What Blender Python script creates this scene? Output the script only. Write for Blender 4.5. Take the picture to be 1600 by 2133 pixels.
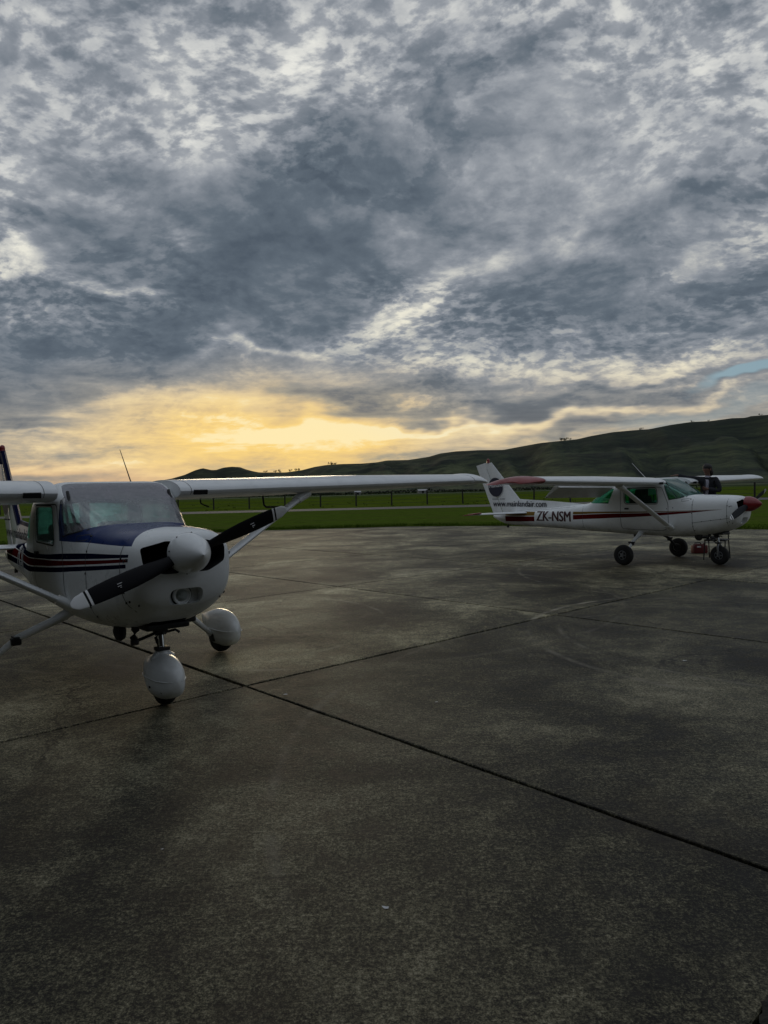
import bpy, bmesh, math, random
import numpy as np
from mathutils import Vector, Matrix, noise as mnoise
R = math.radians
random.seed(7)
C = bpy.context.scene
COL = C.collection
for o in list(bpy.data.objects): bpy.data.objects.remove(o)

# ------------------------------------------------------------------ camera
CAM_H, CAM_F, PITCH, ROLL = 1.7045, 1483.7, 0.0275, -0.0250
cam_d = bpy.data.cameras.new('camera'); cam = bpy.data.objects.new('camera', cam_d); COL.objects.link(cam)
_fw = Vector((0, math.cos(PITCH), -math.sin(PITCH))); _up = Vector((0, math.sin(PITCH), math.cos(PITCH))); _rt = Vector((1, 0, 0))
CR = math.cos(ROLL)*_rt + math.sin(ROLL)*_up; CU = -math.sin(ROLL)*_rt + math.cos(ROLL)*_up
m = Matrix((( CR.x, CU.x, -_fw.x, 0), (CR.y, CU.y, -_fw.y, 0), (CR.z, CU.z, -_fw.z, CAM_H), (0, 0, 0, 1)))
cam.matrix_world = m
cam_d.sensor_fit = 'HORIZONTAL'; cam_d.sensor_width = 36; cam_d.lens = CAM_F/1600*36
cam_d.clip_start = 0.05; cam_d.clip_end = 20000
C.camera = cam
def ray(px, py):
    return (_fw + CR*((px-800)/CAM_F) + CU*((1066.5-py)/CAM_F)).normalized()
def azel(px, py):
    d = ray(px, py); return math.degrees(math.atan2(d.x, d.y)), math.degrees(math.asin(d.z))
def ground(px, py, z=0.0):
    d = ray(px, py); t = (z-CAM_H)/d.z; return Vector((d.x*t, d.y*t, z))
def atY(px, py, Y):
    d = ray(px, py); t = Y/d.y; return Vector((d.x*t, Y, CAM_H+d.z*t))

# ------------------------------------------------------------------ node helper
class NT:
    def __init__(s, tree): s.t = tree; s.n = tree.nodes; s.l = tree.links
    def new(s, typ, **kw):
        n = s.n.new(typ)
        for k, v in kw.items(): setattr(n, k, v)
        return n
    def inp(s, n, i, v):
        if v is None: return
        if hasattr(v, 'is_output') or isinstance(v, bpy.types.NodeSocket): s.l.new(v, n.inputs[i])
        else: n.inputs[i].default_value = v
    def math(s, op, a, b=None, c=None, clamp=False):
        n = s.new('ShaderNodeMath', operation=op, use_clamp=clamp); s.inp(n, 0, a); s.inp(n, 1, b)
        if c is not None: s.inp(n, 2, c)
        return n.outputs[0]
    def vmath(s, op, a, b=None, out=0):
        n = s.new('ShaderNodeVectorMath', operation=op); s.inp(n, 0, a)
        if b is not None: s.inp(n, 1, b)
        return n.outputs[out]
    def noise(s, v, scale, detail=4, rough=.5, dist=0, out=0, lac=2.0):
        n = s.new('ShaderNodeTexNoise'); s.inp(n, 'Vector', v); n.inputs['Scale'].default_value = scale
        n.inputs['Detail'].default_value = detail; n.inputs['Roughness'].default_value = rough
        n.inputs['Distortion'].default_value = dist; n.inputs['Lacunarity'].default_value = lac
        return n.outputs[out]
    def mr(s, v, a, b, c=0., d=1., smooth=False):
        n = s.new('ShaderNodeMapRange', clamp=True)
        if smooth: n.interpolation_type = 'SMOOTHSTEP'
        s.inp(n, 0, v); s.inp(n, 1, a); s.inp(n, 2, b); s.inp(n, 3, c); s.inp(n, 4, d); return n.outputs[0]
    def mix(s, f, a, b, mode='MIX'):
        n = s.new('ShaderNodeMix', data_type='RGBA', blend_type=mode); s.inp(n, 0, f)
        for i, v in ((6, a), (7, b)):
            if isinstance(v, tuple): v = (*v[:3], 1)
            s.inp(n, i, v)
        return n.outputs[2]
    def ramp(s, f, pts, interp='LINEAR'):
        n = s.new('ShaderNodeValToRGB'); s.inp(n, 0, f); cr = n.color_ramp; cr.interpolation = interp
        while len(cr.elements) < len(pts): cr.elements.new(.5)
        for e, (p, c) in zip(cr.elements, pts): e.position = p; e.color = (*c[:3], 1)
        return n.outputs[0]
    def xyz(s, v):
        n = s.new('ShaderNodeSeparateXYZ'); s.l.new(v, n.inputs[0]); return n.outputs
    def comb(s, x, y, z):
        n = s.new('ShaderNodeCombineXYZ'); s.inp(n, 0, x); s.inp(n, 1, y); s.inp(n, 2, z); return n.outputs[0]
    def mapping(s, v, loc=(0, 0, 0), rot=(0, 0, 0), scale=(1, 1, 1), typ='POINT'):
        n = s.new('ShaderNodeMapping', vector_type=typ); s.l.new(v, n.inputs[0])
        n.inputs[1].default_value = loc; n.inputs[2].default_value = rot; n.inputs[3].default_value = scale
        return n.outputs[0]
def srgb(r, g, b):
    return tuple(((c/255+.055)/1.055)**2.4 if c/255 > .04045 else c/255/12.92 for c in (r, g, b))

# ------------------------------------------------------------------ sky (broken cloud deck at sunset)
SUN_AZ, SUN_EL = azel(560, 960)[0], 3.0
W = bpy.data.worlds.new('World'); C.world = W; W.use_nodes = True
N = NT(W.node_tree); N.n.clear()
tc = N.new('ShaderNodeTexCoord').outputs['Generated']
dirn = N.vmath('NORMALIZE', tc)
dx, dy, dz = N.xyz(dirn)
az = N.math('MULTIPLY', N.math('ARCTAN2', dx, dy), 57.2958)
el = N.math('MULTIPLY', N.math('ARCSINE', dz), 57.2958)
# cloud deck coordinates (flattening towards the horizon)
den = N.math('ADD', N.math('MAXIMUM', dz, 0.0), .34)
deck = N.comb(N.math('DIVIDE', dx, den), N.math('DIVIDE', dy, den), 0.0)
deckw = N.vmath('ADD', deck, N.vmath('SCALE', N.vmath('SUBTRACT', N.noise(deck, 2.6, 2, .5, out=1), (.5, .5, .5)), None))
deckw.node.inputs[1].links[0].from_node.inputs['Scale'].default_value = .11
p2 = N.comb(az, N.math('MULTIPLY', el, 1.35), 0.0)
wn = N.vmath('SUBTRACT', N.noise(deck, 3.4, 3, .5, out=1), (.5, .5, .5))
wn2 = N.vmath('MULTIPLY', wn, (20., 15., 0.))
elfade = N.mr(el, 0, 14, .25, 1.0)
wn3n = N.new('ShaderNodeVectorMath', operation='SCALE'); N.l.new(wn2, wn3n.inputs[0]); N.l.new(elfade, wn3n.inputs['Scale'])
pw = N.vmath('ADD', p2, wn3n.outputs[0])
BL = [  # px, py, rx, ry, rotation, value   (soft banks and gaps in the deck)
 (640,430,300,120,-8,-.26),(430,560,260,90,5,-.25),(380,680,300,90,0,-.28),(740,560,100,110,20,-.18),(90,470,110,45,0,-.22),(40,610,100,40,0,-.2),
 (90,760,260,110,0,-.18),(170,300,150,45,25,-.16),(1050,150,190,55,0,-.14),(900,230,260,60,0,-.12),(1420,450,280,45,-27,-.24),(1080,640,190,50,-10,-.24),
 (1450,640,300,75,-6,-.20),(760,825,230,32,-3,-.30),(1080,850,230,18,-5,-.28),(1300,800,150,12,-8,-.26),(1500,805,180,14,-8,-.2),(1180,885,160,9,-8,-.22),(200,850,330,45,-6,-.12),(880,880,140,12,0,-.12),
 (10,480,60,90,0,.20),(75,560,60,55,0,.36),(225,590,70,22,0,.30),(430,290,130,60,-15,.16),(620,130,120,110,0,.24),(340,90,150,45,0,.2),(250,420,120,20,25,.14),(700,480,60,20,0,.15),
 (1030,545,230,44,-16,.24),(750,690,150,60,-20,.24),(960,650,190,50,-12,.26),(520,738,190,16,0,.30),(1150,200,230,60,0,.12),(1310,330,220,60,-10,.14),(1400,745,300,30,-6,.26),(1010,780,220,22,-5,.24),
 (420,850,220,36,-8,.30),(520,925,380,80,0,.36),(560,948,240,26,0,.08),(820,800,200,60,-10,.08),(430,800,260,40,-6,.14),(760,905,330,34,0,.32),(1050,880,300,10,-6,.28),(1400,838,260,10,-10,.22),(120,965,220,14,0,.26),(60,905,160,6,0,.16),(1000,120,500,120,0,.08),(800,60,1100,200,0,.13),(1450,250,300,120,0,.06)]
acc = None
for (px, py, rx, ry, rot, v) in BL:
    a, e = azel(px, py); k = 57.3/CAM_F; ce = math.cos(R(e))
    mp = N.mapping(pw, (a, e*1.35, 0), (0, 0, R(-rot)), (rx*k*1.25, ry*k*1.35*1.3, 1), 'TEXTURE')
    f = N.mr(N.vmath('LENGTH', mp, out=1), 0, 1.25, v, 0, True)
    acc = f if acc is None else N.math('ADD', acc, f)
n1 = N.noise(deckw, 2.3, 8, .56, 0)
n2 = N.noise(N.mapping(deckw, rot=(0, 0, .5), scale=(1, 1.0, 1)), 8.5, 7, .58, 0)
n3 = N.noise(deckw, 30, 5, .60)
hz = N.comb(N.math('MULTIPLY', az, .085), N.math('MULTIPLY', el, .62), 3.0)
nh = N.noise(hz, 1.4, 8, .60, .4)
puff = N.mr(N.noise(N.mapping(deckw, loc=(4.1, 2.2, 0)), 6.5, 8, .60), .485, .585, 0, 1, True)
puffbig = N.mr(N.noise(deck, 1.5, 2, .5), .42, .58, 0, 1, True)
v = N.math('ADD', N.math('MULTIPLY', N.math('SUBTRACT', n1, .5), .95), .50)
v = N.math('ADD', v, N.math('MULTIPLY', N.math('SUBTRACT', n2, .5), .72))
cells = N.mr(N.noise(N.mapping(deckw, rot=(0, 0, .6), scale=(1, 1.25, 1)), 27, 4, .58), .38, .62, -.5, .5, True)
cellmask = N.mr(N.noise(N.mapping(deck, loc=(7.3, 1.1, 0)), 2.2, 3, .5), .42, .60, .25, 1, True)
v = N.math('ADD', v, N.math('MULTIPLY', N.math('MULTIPLY', cells, cellmask), .28))
v = N.math('ADD', v, N.math('MULTIPLY', N.math('SUBTRACT', n3, .5), .30))
lowk = N.mr(el, 3, 15, 1, 0, True)
v = N.math('SUBTRACT', v, N.math('MULTIPLY', N.math('MULTIPLY', puff, puffbig), N.math('MULTIPLY', N.math('SUBTRACT', 1.0, lowk), .13)))
rim = N.math('MULTIPLY', N.math('MULTIPLY', puff, N.math('SUBTRACT', 1.0, puff)), N.math('MULTIPLY', puffbig, .40))
v = N.math('ADD', v, rim)
vl = N.math('ADD', N.math('MULTIPLY', N.math('SUBTRACT', nh, .5), 1.15), .50)
vm = N.new('ShaderNodeMix', data_type='FLOAT'); N.l.new(N.math('MULTIPLY', lowk, .8), vm.inputs[0]); N.l.new(v, vm.inputs[2]); N.l.new(vl, vm.inputs[3])
v = N.math('ADD', vm.outputs[0], acc)
cool = N.ramp(v, [(0, srgb(80, 91, 103)), (.26, srgb(97, 108, 119)), (.48, srgb(128, 135, 144)), (.66, srgb(156, 161, 168)), (.84, srgb(198, 200, 200)), (1, srgb(230, 230, 224))])
warm = N.ramp(v, [(0, srgb(108, 106, 104)), (.28, srgb(132, 127, 120)), (.5, srgb(180, 166, 136)), (.7, srgb(230, 196, 132)), (.88, srgb(252, 214, 130)), (1, srgb(255, 234, 178))])
pink = N.ramp(v, [(0, srgb(118, 112, 108)), (.4, srgb(152, 142, 130)), (.7, srgb(224, 180, 134)), (1, srgb(250, 208, 156))])
sa, se = azel(560, 930)
ws = N.mapping(N.vmath('ADD', p2, N.vmath('MULTIPLY', wn, (6., 4., 0.))), (sa, se*1.35, 0), (0, 0, 0), (23, 9.0, 1), 'TEXTURE')
warmf = N.mr(N.vmath('LENGTH', ws, out=1), .15, 1.2, 1, 0, True)
band = N.math('MULTIPLY', N.mr(el, 2, 11, .60, 0, True), N.mr(N.math('ABSOLUTE', N.math('SUBTRACT', az, sa)), 20, 75, 1, 0, True))
warmf = N.math('MAXIMUM', warmf, band)
cream = N.mix(N.math('MULTIPLY', N.mr(v, .55, 1.0, 0, .60), N.mr(el, 8, 22, 1, .05)), cool, srgb(238, 228, 190))
colr = N.mix(warmf, cream, warm)
pinkf = N.math('MULTIPLY', N.mr(el, .5, 3.5, .85, 0, True), N.mr(az, -11, -22, 0, 1, True))
colr = N.mix(pinkf, colr, pink)
# the deck is duller away from the sunset
away = N.mr(N.math('ABSOLUTE', N.math('SUBTRACT', az, sa)), 45, 130, 1, .95, True)
hi = N.mr(el, 32, 70, 0, 1, True)
awayf = N.math('ADD', N.math('MULTIPLY', away, N.math('SUBTRACT', 1.0, hi)), N.math('MULTIPLY', hi, 1.6))
cs = N.new('ShaderNodeVectorMath', operation='SCALE'); N.l.new(colr, cs.inputs[0]); N.l.new(awayf, cs.inputs['Scale'])
sky = N.new('ShaderNodeTexSky', sky_type='NISHITA', sun_disc=False)
sky.sun_elevation = R(4); sky.sun_rotation = R(SUN_AZ); sky.air_density = 1; sky.dust_density = 1.5
ga, ge = azel(1585, 778)
gm = N.mapping(pw, (ga, ge*1.35, 0), (0, 0, R(8)), (4.0, .75, 1), 'TEXTURE')
gap = N.mr(N.vmath('LENGTH', gm, out=1), .55, 1.25, 1, 0, True)
ga2, ge2 = azel(1440, 860)
gm2 = N.mapping(pw, (ga2, ge2*1.35, 0), (0, 0, R(8)), (6.5, .9, 1), 'TEXTURE')
gap2 = N.mr(N.vmath('LENGTH', gm2, out=1), .5, 1.3, .28, 0, True)
skys = N.vmath('MULTIPLY', sky.outputs[0], (.12, .12, .12)); bg1 = N.new('ShaderNodeBackground'); N.l.new(N.mix(.85, skys, srgb(128, 160, 178)), bg1.inputs[0]); bg1.inputs[1].default_value = 1.0
bg2 = N.new('ShaderNodeBackground'); N.l.new(cs.outputs[0], bg2.inputs[0]); bg2.inputs[1].default_value = 1.0
ms = N.new('ShaderNodeMixShader'); N.l.new(N.math('SUBTRACT', 1.0, N.math('MAXIMUM', gap, gap2)), ms.inputs[0]); N.l.new(bg1.outputs[0], ms.inputs[1]); N.l.new(bg2.outputs[0], ms.inputs[2])
wo = N.new('ShaderNodeOutputWorld'); N.l.new(ms.outputs[0], wo.inputs[0])
W.cycles.sampling_method = 'MANUAL'; W.cycles.sample_map_resolution = 512

sun_d = bpy.data.lights.new('sun', 'SUN'); sun = bpy.data.objects.new('sun', sun_d); COL.objects.link(sun)
sun_d.energy = .35; sun_d.angle = R(14); sun_d.color = (1, .80, .52)
sd = Vector((math.sin(R(SUN_AZ))*math.cos(R(5)), math.cos(R(SUN_AZ))*math.cos(R(5)), math.sin(R(5))))
sun.rotation_euler = sd.to_track_quat('Z', 'Y').to_euler()
C.view_settings.view_transform = 'Standard'; C.view_settings.look = 'None'; C.view_settings.exposure = 0; C.view_settings.gamma = 1
C.view_settings.use_curve_mapping = False
C.render.resolution_x = 768; C.render.resolution_y = 1024
C.cycles.transparent_max_bounces = 16

# ------------------------------------------------------------------ object helpers
def tag(o, label=None, cat=None, group=None, kind=None):
    if label: o['label'] = label
    if cat: o['category'] = cat
    if group: o['group'] = group
    if kind: o['kind'] = kind
    return o
def empty(name, loc=(0, 0, 0), rz=0, label=None, cat=None, group=None):
    o = bpy.data.objects.new(name, None); COL.objects.link(o); o.location = loc; o.rotation_euler = (0, 0, rz)
    o.empty_display_size = .1
    return tag(o, label, cat, group)
def obj(name, bm, mat, parent=None, smooth=None, kind=None):
    me = bpy.data.meshes.new(name)
    if isinstance(bm, bmesh.types.BMesh):
        bm.to_mesh(me); bm.free()
    else: me.from_pydata(*bm)
    o = bpy.data.objects.new(name, me); COL.objects.link(o)
    for mm in (mat if isinstance(mat, (list, tuple)) else [mat]): me.materials.append(mm)
    if smooth is not None:
        me.polygons.foreach_set('use_smooth', [True]*len(me.polygons)); me.set_sharp_from_angle(angle=R(smooth))
    if parent: o.parent = parent
    if kind: o['kind'] = kind
    return o
def bm_new(): return bmesh.new()
def loft(bm, rings, cap=True, closed=True):
    vs = [[bm.verts.new(p) for p in r] for r in rings]
    n = len(rings[0])
    for a, b in zip(vs[:-1], vs[1:]):
        for i in range(n if closed else n-1):
            j = (i+1) % n
            bm.faces.new((a[i], a[j], b[j], b[i]))
    if cap and closed:
        bm.faces.new(vs[0][::-1]); bm.faces.new(vs[-1])
    return vs
def box(bm, c, s, rot=None, bev=0):
    r = bmesh.ops.create_cube(bm, size=1)
    M = Matrix.Translation(c) @ (rot.to_4x4() if rot else Matrix()) @ Matrix.Diagonal((*s, 1))
    bmesh.ops.transform(bm, matrix=M, verts=r['verts'])
    if bev:
        es = list({e for v_ in r['verts'] for e in v_.link_edges})
        bmesh.ops.bevel(bm, geom=es, offset=bev, segments=2, affect='EDGES', profile=.6)
def tube(bm, p0, p1, r0, r1=None, seg=12, flat=1.0, axis=None):
    r1 = r0 if r1 is None else r1
    p0, p1 = Vector(p0), Vector(p1); d = (p1-p0).normalized()
    a = Vector(axis) if axis else (Vector((0, 0, 1)) if abs(d.z) < .9 else Vector((1, 0, 0)))
    a = (a - d*a.dot(d)).normalized(); b = d.cross(a)
    rings = []
    for p, r in ((p0, r0), (p1, r1)):
        rings.append([p + (a*math.cos(t)*r + b*math.sin(t)*r*flat) for t in [2*math.pi*i/seg for i in range(seg)]])
    loft(bm, rings)
def path_tube(bm, pts, r, seg=8):
    pts = [Vector(p) for p in pts]; rings = []
    for i, p in enumerate(pts):
        d = (pts[min(i+1, len(pts)-1)]-pts[max(i-1, 0)]).normalized()
        a = Vector((0, 0, 1)) if abs(d.z) < .9 else Vector((1, 0, 0)); a = (a-d*a.dot(d)).normalized(); b = d.cross(a)
        rr = r[i] if isinstance(r, (list, tuple)) else r
        rings.append([p+a*math.cos(t)*rr+b*math.sin(t)*rr for t in [2*math.pi*k/seg for k in range(seg)]])
    loft(bm, rings)
def lathe(bm, prof, seg=32, M=None):
    # prof: (axial x, radius); axis along x
    rings = []
    for (x, r) in prof:
        rings.append([Vector((x, r*math.cos(t), r*math.sin(t))) for t in [2*math.pi*i/seg for i in range(seg)]])
    if M is not None: rings = [[M @ p for p in rr] for rr in rings]
    loft(bm, rings)
def ball(bm, c, r, seg=16):
    res = bmesh.ops.create_uvsphere(bm, u_segments=seg, v_segments=seg//2, radius=1)
    s = r if isinstance(r, (tuple, list)) else (r, r, r)
    bmesh.ops.transform(bm, matrix=Matrix.Translation(c) @ Matrix.Diagonal((*s, 1)), verts=res['verts'])
def prism(bm, poly, axis, a, b):
    # poly 2D; axis 'x': (y,z) ; 'y': (x,z)
    f = (lambda p, t: (t, p[0], p[1])) if axis == 'x' else ((lambda p, t: (p[0], t, p[1])) if axis == 'y' else (lambda p, t: (p[0], p[1], t)))
    loft(bm, [[Vector(f(p, a)) for p in poly], [Vector(f(p, b)) for p in poly]])
    bmesh.ops.recalc_face_normals(bm, faces=bm.faces)
def rounded(poly, r, seg=4):
    out = []; n = len(poly)
    for i in range(n):
        p = Vector(poly[i]); a = Vector(poly[i-1]); b = Vector(poly[(i+1) % n])
        da = (a-p); db = (b-p); rr = min(r, da.length*.45, db.length*.45)
        A = p+da.normalized()*rr; B = p+db.normalized()*rr
        for k in range(seg+1):
            t = k/seg; q = A*(1-t)**2+p*2*t*(1-t)+B*t*t; out.append((q.x, q.y))
    return out
def boolean(o, cutters, op='DIFFERENCE', mat_transfer=True):
    for c_ in cutters:
        md = o.modifiers.new('b', 'BOOLEAN'); md.operation = op; md.object = c_; md.solver = 'EXACT'
        if mat_transfer: md.material_mode = 'TRANSFER'
    dg = bpy.context.evaluated_depsgraph_get(); ev = o.evaluated_get(dg)
    me = bpy.data.meshes.new_from_object(ev, preserve_all_data_layers=True, depsgraph=dg)
    o.modifiers.clear(); old = o.data; o.data = me; bpy.data.meshes.remove(old)
    return o
def pchip(xs, ys):
    xs = np.array(xs, float); ys = np.array(ys, float); h = np.diff(xs); d = np.diff(ys)/h; m_ = np.zeros(len(xs))
    for i in range(1, len(xs)-1):
        if d[i-1]*d[i] > 0:
            w1, w2 = 2*h[i]+h[i-1], h[i]+2*h[i-1]; m_[i] = (w1+w2)/(w1/d[i-1]+w2/d[i])
    m_[0] = d[0]; m_[-1] = d[-1]
    def f(x):
        x = min(max(x, xs[0]), xs[-1]); i = min(int(np.searchsorted(xs, x, side='right')-1), len(xs)-2); i = max(i, 0)
        t = (x-xs[i])/h[i]
        return ((2*t**3-3*t*t+1)*ys[i]+(t**3-2*t*t+t)*h[i]*m_[i]+(-2*t**3+3*t*t)*ys[i+1]+(t**3-t*t)*h[i]*m_[i+1])
    return f

# ------------------------------------------------------------------ materials
def mat(name, base=(.5, .5, .5), rough=.5, metal=0, spec=.5, coat=0, dirt=0, bump=0, bscale=30, trans=None, emit=None):
    m_ = bpy.data.materials.new(name); m_.use_nodes = True; n = NT(m_.node_tree); b = n.n['Principled BSDF']
    b.inputs['Base Color'].default_value = (*base, 1); b.inputs['Roughness'].default_value = rough; b.inputs['Metallic'].default_value = metal
    b.inputs['Specular IOR Level'].default_value = spec; b.inputs['Coat Weight'].default_value = coat; b.inputs['Coat Roughness'].default_value = .12
    co = n.new('ShaderNodeTexCoord').outputs['Object']
    if dirt:
        f = n.noise(co, 5, 8, .65); f2 = n.noise(n.mapping(co, scale=(3, 3, 14)), 3, 6, .7)
        fac = n.math('MULTIPLY', n.mr(f, .42, .75), n.mr(f2, .35, .7)); fac = n.math('MULTIPLY', fac, dirt)
        n.l.new(n.mix(fac, base, tuple(c*.35+.02*k for c, k in zip(base, (1.2, 1, .8)))), b.inputs['Base Color'])
        n.l.new(n.mr(f, .3, .8, rough*.85, min(1, rough*1.5+.05)), b.inputs['Roughness'])
    if bump:
        bp = n.new('ShaderNodeBump'); bp.inputs['Strength'].default_value = bump; bp.inputs['Distance'].default_value = .01
        n.l.new(n.noise(co, bscale, 6, .6), bp.inputs['Height']); n.l.new(bp.outputs[0], b.inputs['Normal'])
    return m_
M_white = mat('white_paint', (.82, .84, .84), .28, coat=.4, dirt=.5)
M_wing = mat('wing_paint', (.78, .80, .81), .33, coat=.3, dirt=.35, bump=.02, bscale=4)
M_spin = mat('satin_spinner', (.82, .84, .84), .34, coat=.8, dirt=.3)
M_navy = mat('navy_paint', (.006, .010, .055), .35, spec=.25, dirt=.15)
M_red = mat('red_paint', (.22, .006, .010), .3, coat=.5, dirt=.2)
M_redtip = mat('faded_red_paint', (.26, .035, .035), .35, coat=.4, dirt=.3)
M_black = mat('black_rubber', (.012, .012, .012), .75, dirt=.2)
M_dark = mat('dark_recess', (.006, .006, .006), .9)
M_dkmetal = mat('dark_metal', (.04, .04, .042), .45, metal=.6, dirt=.5)
M_chrome = mat('polished_metal', (.75, .77, .78), .12, metal=1)
M_alu = mat('cast_aluminium', (.24, .25, .26), .4, metal=.7, dirt=.4)
M_trim = mat('black_trim', (.01, .01, .01), .6)
M_seam = mat('panel_seam', (.06, .06, .06), .7)
M_letter = mat('dark_lettering', (.016, .016, .03), .5)
M_redletter = mat('maroon_lettering', (.05, .006, .008), .45)
M_whiteletter = mat('white_lettering', (.7, .7, .7), .5)
M_seat = mat('seat_fabric', (.03, .035, .06), .9, bump=.3, bscale=80)
M_inner = mat('cabin_lining', (.09, .09, .085), .9)
M_visor = mat('sun_visor', (.30, .30, .32), .8)
M_rag = mat('red_cloth', (.55, .05, .07), .8)
M_paper = mat('white_paper', (.7, .7, .7), .8)
M_logo = mat('navy_disc', (.01, .013, .035), .4)

def glass(name, tint, haze=0.0, hazecol=(.5, .5, .55), streak=False, refl=1.0):
    m_ = bpy.data.materials.new(name); m_.use_nodes = True; n = NT(m_.node_tree); n.n.clear()
    out = n.new('ShaderNodeOutputMaterial'); tr = n.new('ShaderNodeBsdfTransparent'); tr.inputs[0].default_value = (*tint, 1)
    gl = n.new('ShaderNodeBsdfGlossy'); gl.inputs['Roughness'].default_value = .06
    fr = n.new('ShaderNodeFresnel'); fr.inputs[0].default_value = 1.45
    mx = n.new('ShaderNodeMixShader'); n.l.new(n.math('MULTIPLY', fr.outputs[0], refl), mx.inputs[0]); n.l.new(tr.outputs[0], mx.inputs[1]); n.l.new(gl.outputs[0], mx.inputs[2])
    last = mx.outputs[0]
    if haze:
        df = n.new('ShaderNodeBsdfDiffuse'); df.inputs[0].default_value = (*hazecol, 1)
        tl = n.new('ShaderNodeBsdfTranslucent'); tl.inputs[0].default_value = (*hazecol, 1)
        ad = n.new('ShaderNodeMixShader'); ad.inputs[0].default_value = .8 if haze > 1 else .5; n.l.new(df.outputs[0], ad.inputs[1]); n.l.new(tl.outputs[0], ad.inputs[2])
        co = n.new('ShaderNodeTexCoord').outputs['Object']
        X, Y, Z = n.xyz(co)
        if streak:
            w = n.noise(n.mapping(co, rot=(.5, .35, .2), scale=(.7, 1.0, 4.5)), 2.4, 6, .55, 1.6)
            w2 = n.noise(n.mapping(co, rot=(-.2, .1, .9), scale=(3, 5, 1)), 1.6, 5, .6, 2.2)
            f = n.math('ADD', n.math('MULTIPLY', n.mr(w, .42, .72), .22), n.math('MULTIPLY', n.mr(w2, .50, .75), .26))
            f = n.math('ADD', f, n.mr(Z, 1.60, 1.78, .02, haze, True))
            f = n.math('ADD', f, n.math('MULTIPLY', n.mr(Y, .26, .50, 0, .40, True), n.mr(w2, .3, .6)))
        else:
            f = n.math('MULTIPLY', n.mr(n.noise(co, 6, 6, .6), .3, .8), haze)
        mx2 = n.new('ShaderNodeMixShader'); n.l.new(n.math('MINIMUM', f, .9), mx2.inputs[0]); n.l.new(last, mx2.inputs[1]); n.l.new(ad.outputs[0], mx2.inputs[2]); last = mx2.outputs[0]
    n.l.new(last, out.inputs[0]); return m_
M_ws_near = glass('dusty_sheen_windshield', (.92, .98, .97), .50, (.66, .64, .68), True, .7)  # dust haze, with reflections painted into the streaks and pale top
M_ws_far = glass('green_windshield', (.62, .88, .80), .38, (.22, .46, .42), False, 1.0)
M_gl_green = glass('green_window', (.30, .85, .62), .25, (.03, .30, .18), False, .7)
M_gl_rear = glass('green_rear_window', (.62, .90, .82), 1.7, (.60, .92, .84), False, .5)
M_gl_side = glass('side_window', (.55, .82, .72), .06, (.15, .35, .30), False, .8)
M_lens = glass('lamp_lens', (.9, .95, .95), 0, refl=1.6)

def stripe_mat(name, bands, navytop=False, whitebox=None):
    m_ = bpy.data.materials.new(name); m_.use_nodes = True; n = NT(m_.node_tree); b = n.n['Principled BSDF']
    co = n.new('ShaderNodeTexCoord').outputs['Object']; X, Y, Z = n.xyz(co)
    xn = n.math('DIVIDE', n.math('ADD', X, 6.0), 8.0)
    def edge(pts):
        fc = n.new('ShaderNodeFloatCurve'); cv = fc.mapping.curves[0]; n.l.new(xn, fc.inputs[1])
        pts = [((x+6)/8, z/2) for x, z in pts]
        cv.points[0].location = pts[0]; cv.points[1].location = pts[-1]
        for p in pts[1:-1]: cv.points.new(*p)
        fc.mapping.update(); return n.math('MULTIPLY', fc.outputs[0], 2.0)
    f = n.noise(co, 5, 8, .65); f2 = n.noise(n.mapping(co, scale=(2, 2, 10)), 3, 7, .7)
    dirt = n.math('MULTIPLY', n.mr(f, .45, .8), n.mr(f2, .4, .75))
    low = n.math('MULTIPLY', n.mr(Z, .62, .95, .55, 0, True), n.mr(n.noise(co, 3, 7, .7), .35, .7))
    col = n.mix(n.math('MAXIMUM', n.math('MULTIPLY', dirt, .3), low), (.82, .84, .84), (.16, .145, .12)); spk = .35
    for (top, bot, x0, x1, c) in bands:
        k = n.math('MULTIPLY', n.math('LESS_THAN', Z, edge(top)), n.math('GREATER_THAN', Z, edge(bot)))
        k = n.math('MULTIPLY', k, n.math('MULTIPLY', n.math('GREATER_THAN', X, x0), n.math('LESS_THAN', X, x1)))
        if whitebox:
            ins = n.math('MULTIPLY', n.math('GREATER_THAN', X, whitebox[0]), n.math('LESS_THAN', X, whitebox[1]))
            k = n.math('MULTIPLY', k, n.math('SUBTRACT', 1.0, ins))
        col = n.mix(k, col, c); spk = n.math('MULTIPLY', spk, n.math('SUBTRACT', 1.0, k))
    if navytop:
        ay = n.math('ABSOLUTE', Y)
        lim = n.math('ADD', .46, n.math('MULTIPLY', ay, .80))
        k = n.math('MULTIPLY', n.math('LESS_THAN', X, lim), n.math('GREATER_THAN', X, -.6))
        k = n.math('MULTIPLY', k, n.math('GREATER_THAN', Z, 1.350))
        col = n.mix(k, col, (.004, .022, .12))
    n.l.new(col, b.inputs['Base Color']); n.l.new(n.mr(f, .3, .8, .22, .45), b.inputs['Roughness']); n.l.new(spk, b.inputs['Specular IOR Level'])
    bp = n.new('ShaderNodeBump'); bp.inputs['Strength'].default_value = .05; bp.inputs['Distance'].default_value = .02
    n.l.new(n.noise(co, 3.5, 3, .5), bp.inputs['Height']); n.l.new(bp.outputs[0], b.inputs['Normal'])
    return m_
XS = [-5.5, -2.4, -1.4, -.32, .75]
def zline(*z): return list(zip(XS, z))
_navy, _redc, _wht, _gold = (.005, .007, .03), (.11, .009, .010), (.72, .72, .72), (.20, .125, .035)
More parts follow.
